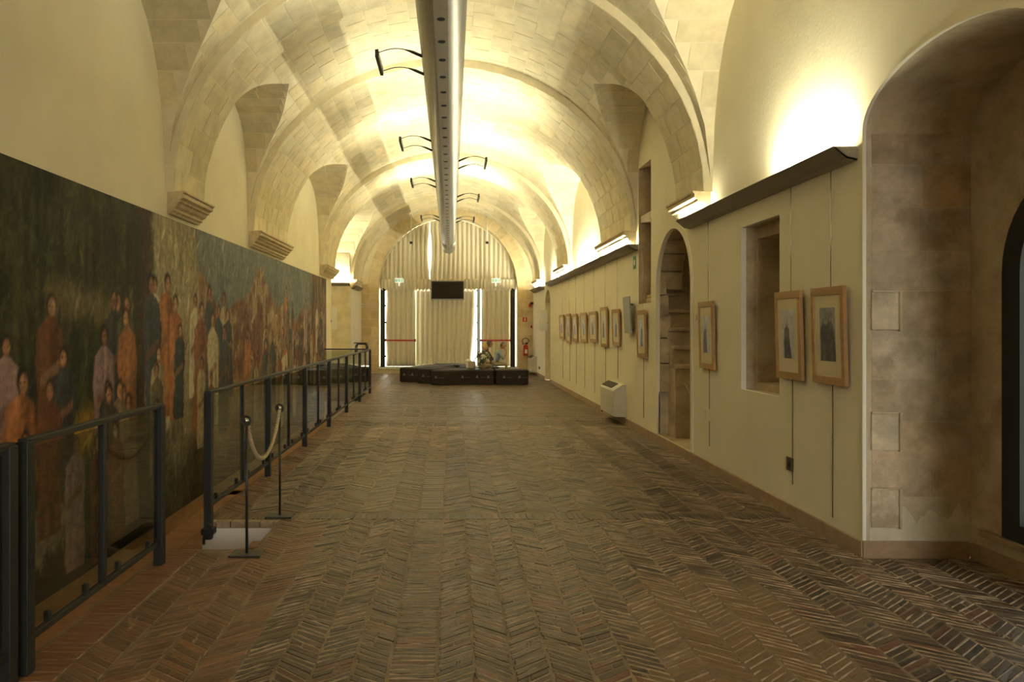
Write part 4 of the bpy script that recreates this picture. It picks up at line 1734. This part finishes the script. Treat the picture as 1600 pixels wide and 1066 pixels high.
def curtain(name, label, x0, x1, z0, z1f, lam, amp, seed, edge0=None, edge1=None, yb=YD + .12, scallop=None):
    """folded cloth between x0 and x1; z1f(x) gives the top; edges may bow."""
    r = random.Random(seed)
    n = max(2, int(round((x1 - x0) / lam)))
    nu, nv = n * 10, 22
    ph = [r.uniform(-.35, .35) for _ in range(n + 2)]
    am = [amp * r.uniform(.6, 1.3) for _ in range(n + 2)]

    def f(u, v):
        k = u * n
        i = int(k)
        fr_ = k - i
        p = ph[i] * (1 - fr_) + ph[i + 1] * fr_
        a = am[i] * (1 - fr_) + am[i + 1] * fr_
        x = x0 + (x1 - x0) * (u + .12 * math.sin(2 * PI * k + p) / n * 0 + .25 * p / n * math.sin(PI * u))
        zt_ = z1f(min(max(x, x0), x1))
        z = z0 + (zt_ - z0) * v
        if edge0:
            x += edge0(z) * (1 - u) ** 3
        if edge1:
            x += edge1(z) * u ** 3
        wv = 1 - 2 * abs(math.sin(PI * k + .5 * p + .12 * math.sin(3 * v + p * 5))) ** .8
        y = yb + a * wv * (.75 + .25 * (1 - v))
        if scallop and v < .3:
            z += scallop * (.5 + .5 * math.sin(2 * PI * k)) * (1 - v / .3)
        return (x, y, z)
    q = MB().grid(f, nu, nv)
    o = q.build(name, M['curtain'], fix=False)
    md = o.modifiers.new('thick', 'SOLIDIFY')
    md.thickness = .004
    return tag(o, label, 'curtain', 'cream curtains closing the far arch')


CXC, CR = (AX0 + AX1) / 2, (AX1 - AX0) / 2
top = lambda x: AZS + 2.5 * math.sqrt(max(0.0, 1 - ((x - CXC) / CR) ** 2)) * .995 + .0
slx = xp(671.5)
slit = lambda s: (lambda z: s * .035 * math.exp(-((z - 4.35) / .62) ** 4))
curtain('upper_curtain', 'upper cream curtain in the arch head, left of the bright slit', AX0 + .02, slx, 3.12, lambda x: max(3.3, top(x)), .165, .09, 1, edge1=slit(-1), yb=YD + .26)
curtain('upper_curtain', 'upper cream curtain in the arch head, right of the bright slit', slx + .004, AX1 - .02, 3.12, lambda x: max(3.3, top(x)), .165, .09, 2, edge0=slit(1), yb=YD + .26)
curtain('curtain_valance', 'gathered cream valance band across the arch over the doors', AX0 + .02, AX1 - .02, 2.92, lambda x: 3.32, .13, .05, 3, yb=YD + .01, scallop=.06)
lowt = lambda x: 3.0
curtain('door_curtain', 'lower cream curtain behind the left red bar', xp(602.3), xp(648.6), .22, lowt, .17, .09, 4, yb=YD + .18, edge0=lambda z: .02 * math.sin(3 * z))
curtain('door_curtain', 'wide lower cream curtain below the screen', xp(646.5), xp(742), .225, lowt, .17, .09, 5, yb=YD + .37, edge1=lambda z: -.16 * (1 - (z - .3) / 2.7) ** 2 + .02)
curtain('door_curtain', 'lower cream curtain behind the right red bar', xp(752.5), xp(798.5), .22, lowt, .17, .10, 6, yb=YD + .2)

# screen
t = thing('wall_screen', 'dark flat screen hung before the curtain in the middle of the arch', 'screen', (xp(699), 27.05, 2.9))
YS = 27.0
xs_ = lambda px: (px - 705) * YS / F
zs_ = lambda py: 1.6 - (py - 512) * YS / F
MB().box((xs_(673), YS, zs_(469)), (xs_(725.5), YS + .07, zs_(438.5)), bev=.008).build('bezel', M['bezel'], t)
MB().box((xs_(674.5), YS - .004, zs_(467)), (xs_(724), YS + .002, zs_(440))).build('display', M['screen'], t)
MB().box((xs_(697), YS + .05, 2.85), (xs_(702), YD + .2, 2.95)).build('mount_arm', M['steel_dark'], t)
MB().tube([(xs_(698.2), YS + .05, 3.2), (xs_(698.6), YS + .05, 5.2)], .012, 6).build('cable', M['white'], t)

# emergency exit signs
for pa_, pb2, lab in ((617, 630, 'green and white emergency exit sign on the left of the screen'), (768.5, 781.5, 'green and white emergency exit sign on the right of the screen')):
    t = thing('exit_sign', lab, 'sign', (xs_((pa_ + pb2) / 2), YS + .1, 3.2))
    x0, x1 = xs_(pa_), xs_(pb2)
    z0, z1 = zs_(441.5), zs_(434.8)
    MB().box((x0, YS + .05, z0), (x1, YS + .12, z1), bev=.005).build('housing', M['sign_glow'], t)
    w3 = (x1 - x0) / 3
    for i in range(3):
        xa, xb = x0 + w3 * i + .012, x0 + w3 * (i + 1) - .012
        pnl = MB().box((xa, YS + .045, z0 + .028), (xb, YS + .051, z1 - .028)).build('symbol_panel', M['sign_green'], t)
        xm, zm = (xa + xb) / 2, (z0 + z1) / 2
        q = MB()
        if i == 1:   # arrow down
            q.extrude([(xm - .006, zm + .03), (xm - .006, zm), (xm - .018, zm), (xm, zm - .03), (xm + .018, zm), (xm + .006, zm), (xm + .006, zm + .03)], lambda a, b, y: (a, y, b), YS + .041, YS + .0455)
        elif i == 0:  # running figure
            q.tube([(xm + .006, YS + .043, zm + .026), (xm + .006, YS + .046, zm + .026)], .008, 8)
            q.extrude([(xm - .006, zm + .016), (xm + .01, zm + .014), (xm + .006, zm - .004), (xm + .018, zm - .022), (xm + .010, zm - .026), (xm, zm - .010), (xm - .016, zm - .026), (xm - .022, zm - .020), (xm - .006, zm)], lambda a, b, y: (a, y, b), YS + .041, YS + .0455)
        else:        # doorway
            q.box((xm - .014, YS + .041, zm - .028), (xm + .014, YS + .0455, zm + .028))
        q.build('symbol', M['sign_glow'], pnl)
    MB().box(((x0 + x1) / 2 - .02, YS + .1, z0 - .02), ((x0 + x1) / 2 + .02, YS + .28, z0 + .06)).build('bracket', M['white'], t)
    MB().box(((x0 + x1) / 2 - .025, YS + .06, z0 - .13), ((x0 + x1) / 2 + .015, YS + .09, z0), bev=.006).build('lamp', M['glare_glow'], t)
# hanging rods with dark heads
for px, lab in ((642.5, 'thin pale rod with a dark head hanging before the curtain, left'), (761, 'thin pale rod with a dark head hanging before the curtain, right')):
    yy = 26.6
    x = (px - 705) * yy / F
    t = thing('hanging_detector', lab, 'detector', (x, yy, 4.6))
    zt_ = SPR + B_B * math.sqrt(max(0, 1 - ((x - XC) / A_B) ** 2))
    MB().tube([(x, yy, 1.6 - (378 - 512) * yy / F), (x, yy, zt_ + .02)], .02, 8).build('rod', M['white'], t)
    z0 = 1.6 - (380 - 512) * yy / F
    MB().box((x - .05, yy - .05, z0 - .02), (x + .05, yy + .05, z0 + .05), bev=.008).build('head', M['black'], t)

# fire point on the right pier
XPp = lambda px: (px - 705) * YE / F
ZPp = lambda py: 1.6 - (py - 512) * YE / F
xe = XPp(821)
t = thing('fire_extinguisher', 'red fire extinguisher with black hose hung on the right stone pier', 'fire extinguisher', (xe, YE - .12, ZPp(556)))
prof = [(0, ZPp(556)), (.075, ZPp(556)), (.085, ZPp(555)), (.085, ZPp(542)), (.07, ZPp(540)), (.035, ZPp(538.5)), (.03, ZPp(537))]
vs, fs = [], []
for (r_, z_) in prof:
    for k in range(16):
        vs.append((xe + r_ * math.cos(2 * PI * k / 16), YE - .12 + r_ * math.sin(2 * PI * k / 16), z_))
for i in range(len(prof) - 1):
    for k in range(16):
        fs.append((i * 16 + k, i * 16 + (k + 1) % 16, (i + 1) * 16 + (k + 1) % 16, (i + 1) * 16 + k))
MB().add(vs, fs, 0, True).build('cylinder', M['red'], t)
MB().box((xe - .045, YE - .208, ZPp(552)), (xe + .045, YE - .203, ZPp(546))).build('instruction_label', M['white'], t)
MB().box((xe - .02, YE - .15, ZPp(538)), (xe + .07, YE - .09, ZPp(535.5)), bev=.004).build('valve_handle', M['black'], t)
pts = [(xe, YE - .12, ZPp(537))]
for i in range(13):
    a = -.3 + PI * 1.45 * i / 12
    pts.append((xe - .01 + .115 * math.cos(a), YE - .14, ZPp(533) + .10 * math.sin(a)))
pts.append((xe - .125, YE - .15, ZPp(538)))
MB().tube(pts, .014, 8).build('hose', M['black'], t)
MB().box((xe - .03, YE - .05, ZPp(546)), (xe + .03, YE, ZPp(542))).build('wall_hanger', M['steel_dark'], t)
t = thing('extinguisher_sign', 'small red and white fire extinguisher sign on the right stone pier', 'sign', (xe, YE, ZPp(503)))
xq0, xq1 = XPp(816.5), XPp(823.5)
MB().box((xq0, YE - .024, ZPp(503)), (xq1, YE - .012, ZPp(496)), bev=.002).build('plate', M['red_sign'], t)
xm = (xq0 + xq1) / 2
MB().box((xm - .02, YE - .028, ZPp(502)), (xm + .02, YE - .023, ZPp(498)), bev=.002).build('symbol', M['white'], t)
MB().box((xm - .012, YE - .028, ZPp(498)), (xm + .03, YE - .023, ZPp(497))).build('symbol', M['white'], t)
t = thing('alarm_box', 'red alarm box with dark siren high on the right pier corner', 'alarm', (XPp(828), YE, ZPp(480)))
MB().box((XPp(826), YE - .10, ZPp(480)), (XPp(831), YE, ZPp(475)), bev=.008).build('box', M['red'], t)
MB().box((XPp(828), YE - .18, ZPp(476)), (XPp(833.5), YE, ZPp(472.5)), bev=.01).build('siren', M['black'], t)
t = thing('call_point', 'tiny dark red call point on the right pier edge below the alarm', 'alarm', (XPp(831), YE, ZPp(513)))
MB().box((XPp(829), YE - .05, ZPp(513)), (XPp(831.5), YE, ZPp(508.5)), bev=.005).build('box', M['red'], t)
MB().box((XPp(829.5), YE - .055, ZPp(512)), (XPp(831), YE - .049, ZPp(510))).build('button', M['black'], t)
t = thing('wall_detector', 'small pale box fixed on the left stone pier', 'detector', (XPp(566), YE, ZPp(485)))
MB().box((XPp(564.5), YE - .05, ZPp(481)), (XPp(567), YE, ZPp(474)), bev=.005).build('casing', M['white'], t)
MB().tube([(XPp(565.7), YE - .06, ZPp(478)), (XPp(565.7), YE - .05, ZPp(478))], .015, 8).build('lens', M['grille'], t)

# tall black tubular stool behind the railing
ysn = 24.2
sx = lambda px: (px - 705) * ysn / F
t = thing('tall_stool', 'tall black tubular metal stool standing behind the railing end', 'stool', (sx(565), ysn, 0))
zt2 = 1.6 - (535.5 - 512) * ysn / F
for yy in (ysn - .18, ysn + .18):
    path = [(sx(555.5), yy, 0), (sx(556.5), yy, zt2 - .14), (sx(558), yy, zt2 - .06), (sx(560), yy, zt2 - .045), (sx(570), yy, zt2 - .045), (sx(572.5), yy, zt2 - .06), (sx(573.5), yy, zt2 - .14), (sx(574.5), yy, 0)]
    MB().tube(path, .02, 8).build('leg_frame', M['iron'], t)
MB().box((sx(553.5), ysn - .2, zt2 - .03), (sx(573.5), ysn + .2, zt2), bev=.01).build('seat', M['iron'], t)
MB().tube([(sx(556), ysn - .18, .35), (sx(556), ysn + .18, .35)], .014, 8).build('stretcher', M['iron'], t)
MB().tube([(sx(574), ysn - .18, .35), (sx(574), ysn + .18, .35)], .014, 8).build('stretcher', M['iron'], t)

# ------------------------------------------------------------------ brown seats
def chaikin(p, it=3):
    for _ in range(it):
        q = []
        for i in range(len(p)):
            a, b = Vector(p[i]), Vector(p[(i + 1) % len(p)])
            q += [tuple(a * .75 + b * .25), tuple(a * .25 + b * .75)]
        p = q
    return p


def corner_round(p, r=.05):
    out = []
    n = len(p)
    for i in range(n):
        a, b, c = Vector(p[i - 1]), Vector(p[i]), Vector(p[(i + 1) % n])
        d1_, d2_ = (a - b), (c - b)
        r1, r2 = min(r, d1_.length * .45), min(r, d2_.length * .45)
        p0, p2 = b + d1_.normalized() * r1, b + d2_.normalized() * r2
        for s in (0, .33, .67, 1):
            out.append(tuple(p0 * (1 - s) ** 2 + b * 2 * s * (1 - s) + p2 * s * s))
    return out


def ottoman(poly, label, h=.42, marks=()):
    cx = sum(p[0] for p in poly) / len(poly)
    cy = sum(p[1] for p in poly) / len(poly)
    t = thing('ottoman', label, 'seat', (cx, cy, 0), 'dark brown modular seats')
    pp = corner_round(poly, .06)
    n = len(pp)
    cen = Vector((cx, cy))
    rings = [(0, .02, 1), (0, .03, 0), (0, h - .035, 0), (.010, h - .012, 0), (.035, h, 0)]
    vs = []
    for (ins, z, _) in rings:
        for i, p in enumerate(pp):
            a, b = Vector(pp[i - 1]), Vector(pp[(i + 1) % n])
            tg = (b - a).normalized()
            nr = Vector((-tg.y, tg.x))
            if nr.dot(cen - Vector(p)) < 0:
                nr = -nr
            w = Vector(p) + nr * ins
            vs.append((w.x, w.y, z))
    fs = []
    for k in range(len(rings) - 1):
        for i in range(n):
            fs.append((k * n + i, k * n + (i + 1) % n, (k + 1) * n + (i + 1) % n, (k + 1) * n + i))
    tris = tessellate_polygon([[Vector((vs[i][0], vs[i][1], 0)) for i in range(n)]])
    k = (len(rings) - 1) * n
    fs += [tuple(k + i for i in t_) for t_ in tris] + [tuple(i for i in t_) for t_ in tris]
    MB().add(vs, fs).build('upholstery', M['leather'], t)
    MB().extrude([tuple(cen + (Vector(p) - cen) * .93) for p in poly], lambda a, b, z: (a, b, z), 0, .03).build('plinth', M['black'], t)
    # small pale printed marks on the faces that look to the viewer
    for (xa, ya, xb, yb_, cnt) in marks:
        a, b = Vector((xa, ya)), Vector((xb, yb_))
        d = (b - a)
        L = d.length
        d.normalize()
        nr = Vector((d.y, -d.x))
        if nr.y > 0:
            nr = -nr
        for i in range(cnt):
            c = a + d * L * (i + .5) / cnt
            q = MB()

            def bar(u0, u1, z0, z1):
                p0, p1 = c + d * u0 + nr * .012, c + d * u1 + nr * .012
                q.add([(p0.x, p0.y, z0), (p1.x, p1.y, z0), (p1.x, p1.y, z1), (p0.x, p0.y, z1), (p0.x - nr.x * .015, p0.y - nr.y * .015, z0), (p1.x - nr.x * .015, p1.y - nr.y * .015, z0), (p1.x - nr.x * .015, p1.y - nr.y * .015, z1), (p0.x - nr.x * .015, p0.y - nr.y * .015, z1)],
                      [(0, 1, 2, 3), (4, 5, 6, 7), (0, 1, 5, 4), (2, 3, 7, 6), (0, 3, 7, 4), (1, 2, 6, 5)])
            for k2 in range(4):
                bar(-.035 + .019 * k2, -.022 + .019 * k2, .20, .214)
            bar(-.012, .0, .228, .252)
            bar(.0, .018, .244, .254)
            for k2 in range(5):
                bar(.10 + .028 * k2, .112 + .028 * k2, .205, .210)
            stuff(q.build('printed_mark', M['mark'], t))
    return t


ottoman([(-1.53, 22.6), (-.99, 22.5), (-.35, 23.4), (.1, 24.3), (-.7, 24.6), (-1.15, 23.6)], 'dark brown seat at the far left of the seat group', marks=[(-1.5, 22.59, -1.02, 22.5, 2)])
ottoman([(-.985, 21.95), (-.60, 21.85), (-.2, 22.6), (.15, 23.3), (-.28, 23.4)], 'dark brown seat second from the left of the seat group', marks=[(-.97, 21.94, -.62, 21.86, 1)])
ottoman([(-.585, 21.3), (-.25, 21.22), (.1, 21.35), (.55, 21.5), (1.205, 21.4), (1.22, 22.1), (.55, 22.45), (.1, 22.5), (-.16, 22.35)], 'long dark brown curved seat in the front middle of the seat group', marks=[(-.57, 21.29, -.27, 21.22, 1), (.1, 21.35, .53, 21.49, 1), (.57, 21.49, 1.19, 21.4, 2)])
ottoman([(1.235, 21.4), (2.16, 21.42), (2.17, 22.0), (1.7, 22.45), (1.24, 22.15)], 'dark brown seat at the right of the seat group, by the fan coil', marks=[(1.26, 21.4, 2.12, 21.42, 2)])
ottoman([(.2, 22.98), (.8, 22.86), (1.45, 22.86), (1.43, 23.3), (1.1, 23.42), (1.06, 24.1), (.3, 24.2)], 'dark brown seat under the seated visitors at the back of the group')
ottoman([(-.62, 24.75), (.25, 24.4), (.5, 25.0), (.1, 25.5), (-.5, 25.4)], 'low dark brown seat at the back, nearest the curtain')

# ------------------------------------------------------------------ seated visitors
def skin_body(name, joints, bones, radii, mats, bone_mat, parent, head_c, head_r, face_dir):
    me = bpy.data.meshes.new(name)
    keys = list(joints)
    off = root_loc(parent)
    me.from_pydata([tuple(Vector(joints[k]) - off) for k in keys], [(keys.index(a), keys.index(b)) for a, b in bones], [])
    o = bpy.data.objects.new(name, me)
    COL.objects.link(o)
    sm = o.modifiers.new('skin', 'SKIN')
    sm.use_smooth_shade = True
    for i, k in enumerate(keys):
        sv = me.skin_vertices[0].data[i]
        r = radii[k]
        sv.radius = r if isinstance(r, tuple) else (r, r)
        sv.use_root = (k == 'pelvis')
    ss = o.modifiers.new('sub', 'SUBSURF')
    ss.levels = 2
    ss.render_levels = 2
    dg = bpy.context.evaluated_depsgraph_get()
    dg.update()
    ev = o.evaluated_get(dg)
    m2 = bpy.data.meshes.new_from_object(ev)
    bpy.data.objects.remove(o)
    # head with nose, ears and brow joined to the same mesh
    bm = bmesh.new()
    bm.from_mesh(m2)
    hb = bmesh.new()
    bmesh.ops.create_uvsphere(hb, u_segments=20, v_segments=14, radius=1)
    fd = Vector(face_dir).normalized()
    rt = fd.cross(Vector((0, 0, 1))).normalized()
    for v in hb.verts:
        a, b_, c = v.co.x, v.co.y, v.co.z      # a right, b forward, c up
        jaw = 1 - .22 * max(0, -c)
        fwd = b_ * 1.08
        if b_ > .5 and abs(a) < .25 and -.35 < c < .1:
            fwd += .22 * (1 - abs(a) / .25)      # nose
        if b_ > .6 and -.62 < c < -.45:
            fwd += .04                            # mouth and chin
        if b_ > .6 and .1 < c < .3 and .15 < abs(a) < .5:
            fwd -= .06                            # eye sockets
        x = a * .80 * jaw
        if abs(a) > .9 and -.2 < c < .2:
            x *= 1.12                             # ears
        v.co = Vector(head_c) - off + (rt * x + fd * fwd * .95) * head_r + Vector((0, 0, c * 1.22 * head_r))
    tmp = bpy.data.meshes.new('tmp')
    hb.to_mesh(tmp)
    nb = len(bm.faces)
    bm.from_mesh(tmp)
    hb.free()
    bm.faces.ensure_lookup_table()
    segs = [(Vector(joints[a]) - off, Vector(joints[b]) - off, bone_mat.get((a, b), 0)) for a, b in bones]
    for i, f in enumerate(bm.faces):
        f.smooth = True
        if i >= nb:
            f.material_index = 0
            continue
        c = f.calc_center_median()
        best, bi = 9, 0
        for a, b, mi in segs:
            ab = b - a
            tt = max(0, min(1, (c - a).dot(ab) / max(1e-9, ab.length_squared)))
            dd = (c - (a + ab * tt)).length
            if dd < best:
                best, bi = dd, mi
        f.material_index = bi
    m3 = bpy.data.meshes.new(name)
    bm.to_mesh(m3)
    bm.free()
    for m in mats:
        m3.materials.append(m)
    ob = bpy.data.objects.new(name, m3)
    COL.objects.link(ob)
    ob.parent = parent
    return ob


def hair_cap(parent, c, r, fd, m, name='hair', low=-.55, front=.25, scale=1.12):
    fd = Vector(fd).normalized()
    rt = fd.cross(Vector((0, 0, 1))).normalized()
    bm = bmesh.new()
    bmesh.ops.create_uvsphere(bm, u_segments=20, v_segments=14, radius=1)
    kill = [v for v in bm.verts if (v.co.y > front and v.co.z < .55) or v.co.z < low]
    bmesh.ops.delete(bm, geom=kill, context='VERTS')
    rr = random.Random(4)
    for v in bm.verts:
        j = 1 + rr.uniform(-.03, .05)
        v.co = Vector(c) + (rt * v.co.x * .86 * j + fd * v.co.y * 1.04 * j) * r * scale + Vector((0, 0, v.co.z * 1.22 * r * scale * j))
    q = MB().bm(bm, 0, True)
    return q.build(name, m, parent, fix=False)


def seated(label, base, ang, scale, mats, hands='knees', lean=.30, group=None, hair=None, arm_bare=True, low=-.5, front=.25, scale_h=1.12):
    """base: point on the seat; ang: facing direction (radians, 0 = +x)."""
    t = thing('person', label, 'person', base, group)
    B = Vector(base)
    fd = Vector((math.cos(ang), math.sin(ang), 0))
    rt = fd.cross(Vector((0, 0, 1)))

    def P(x, y, z):
        return tuple(B + (rt * x + fd * y + Vector((0, 0, z))) * scale)
    l = lean
    J = {'pelvis': P(0, 0, .11), 'waist': P(0, l * .22, .27), 'chest': P(0, l * .6, .44), 'neck': P(0, l * .95, .60), 'skull': P(0, l * 1.1, .68)}
    R = {'pelvis': (.155, .12), 'waist': (.145, .11), 'chest': (.165, .115), 'neck': .055, 'skull': .05}
    bones = [('pelvis', 'waist'), ('waist', 'chest'), ('chest', 'neck'), ('neck', 'skull')]
    bmx = {('pelvis', 'waist'): 1, ('waist', 'chest'): 1, ('chest', 'neck'): 1, ('neck', 'skull'): 0}
    for s, n in ((-1, 'l'), (1, 'r')):
        J['hip' + n] = P(s * .09, .06, .09)
        J['knee' + n] = P(s * .13, .44, .10)
        J['ankle' + n] = P(s * .12, .46, -.36)
        J['toe' + n] = P(s * .14, .60, -.43)
        R.update({'hip' + n: .085, 'knee' + n: .062, 'ankle' + n: .042, 'toe' + n: .035})
        bones += [('pelvis', 'hip' + n), ('hip' + n, 'knee' + n), ('knee' + n, 'ankle' + n), ('ankle' + n, 'toe' + n)]
        bmx.update({('pelvis', 'hip' + n): 2, ('hip' + n, 'knee' + n): 2, ('knee' + n, 'ankle' + n): 2, ('ankle' + n, 'toe' + n): 3})
        J['sho' + n] = P(s * .18, l * .8, .52)
        J['elb' + n] = P(s * .22, l * .8 + .14, .28)
        if hands == 'chin':
            J['wri' + n] = P(s * .05, l * 1.1 + .15, .56)
            hd = Vector(P(s * .02, l * 1.1 + .12, .64)) - Vector(J['wri' + n])
        else:
            J['wri' + n] = P(s * .12, l * .8 + .34, .20)
            hd = Vector(P(s * .08, l * .8 + .42, .17)) - Vector(J['wri' + n])
        R.update({'sho' + n: .062, 'elb' + n: .046, 'wri' + n: .030})
        bones += [('chest', 'sho' + n), ('sho' + n, 'elb' + n), ('elb' + n, 'wri' + n)]
        bmx.update({('chest', 'sho' + n): 1, ('sho' + n, 'elb' + n): 1, ('elb' + n, 'wri' + n): 0 if arm_bare else 1})
        hd.normalize()
        side = rt
        pal = Vector(J['wri' + n]) + hd * .06 * scale
        J['palm' + n] = tuple(pal)
        R['palm' + n] = .030
        bones.append(('wri' + n, 'palm' + n))
        bmx[('wri' + n, 'palm' + n)] = 0
        for fi in range(5):
            o1 = side * ((fi - 1.5) * .018 if fi < 4 else -s * .035) * scale
            ln = (.085, .095, .09, .075, .045)[fi] * scale
            f1 = pal + o1 + hd * (ln * .55 if fi < 4 else ln * .3)
            f2 = pal + o1 * 1.05 + hd * ln + Vector((0, 0, -.012 * scale))
            J['fa%s%d' % (n, fi)] = tuple(f1)
            J['fb%s%d' % (n, fi)] = tuple(f2)
            R['fa%s%d' % (n, fi)] = .0095
            R['fb%s%d' % (n, fi)] = .008
            bones += [('palm' + n, 'fa%s%d' % (n, fi)), ('fa%s%d' % (n, fi), 'fb%s%d' % (n, fi))]
    R = {k: (tuple(x * scale for x in v) if isinstance(v, tuple) else v * scale) for k, v in R.items()}
    hc = P(0, l * 1.2 + .02, .775)
    hr = .098 * scale
    skin_body('body', J, bones, R, mats, bmx, t, hc, hr, fd)
    for s in (-1, 1):
        e = Vector(hc) + fd * hr * .93 + rt * s * hr * .33 + Vector((0, 0, .12 * hr))
        MB().sphere(e, hr * .09, seg=8, rings=6).build('eye', M['black'], t)
    if hair:
        hair_cap(t, hc, hr, fd, hair, low=low, front=front, scale=scale_h)
    return t


SH = .42
GP = 'visitors on the brown seats'
w = seated('blonde woman in a patterned green blouse seen from behind', (.87, 22.12, SH), math.radians(62), .82, [M['tan_skin'], M['pattern'], M['khaki'], M['shoe']], lean=.20, group=GP, hair=M['blonde'], low=-.8, front=.35, scale_h=1.2)
seated('dark-haired man half hidden behind the blonde woman', (.89, 23.66, SH), math.radians(15), .86, [M['tan_skin'], M['dark_cloth'], M['khaki'], M['shoe']], lean=.28, group=GP, hair=M['grey_hair'])
seated('bald man in a light blue shirt resting his chin on his hands', (1.29, 23.12, SH), math.radians(-4), .82, [M['skin'], M['blue_shirt'], M['khaki'], M['shoe']], hands='chin', lean=.26, group=GP, hair=M['grey_hair'], low=-.35, front=-.15, scale_h=1.04)
# satchel strap across her back and the bag behind her
t = thing('shoulder_bag', 'beige shoulder bag with black strap on the seat behind the blonde woman', 'bag', (.60, 22.06, SH))
q = MB().box((.50, 21.98, SH), (.70, 22.1, SH + .22), bev=.04)
q.build('pouch', M['bag'], t)
MB().tube([(.63, 22.05, SH + .20), (.69, 21.99, SH + .30), (.80, 21.96, SH + .38), (.94, 22.04, SH + .47)], .014, 6).build('strap', M['black'], t)
t = thing('cloth_bundle', 'white cloth hat lying on the back seat beside the beige bag', 'hat', (.48, 22.26, SH))
MB().sphere((.50, 22.24, SH + .20), .09, sx=1.1, sy=1, sz=.75, seg=16, rings=10).build('crown', M['pale_cloth'], t)
MB().box((.43, 22.16, SH), (.57, 22.32, SH + .18), bev=.03).build('folded_cloth', M['pale_cloth'], t)
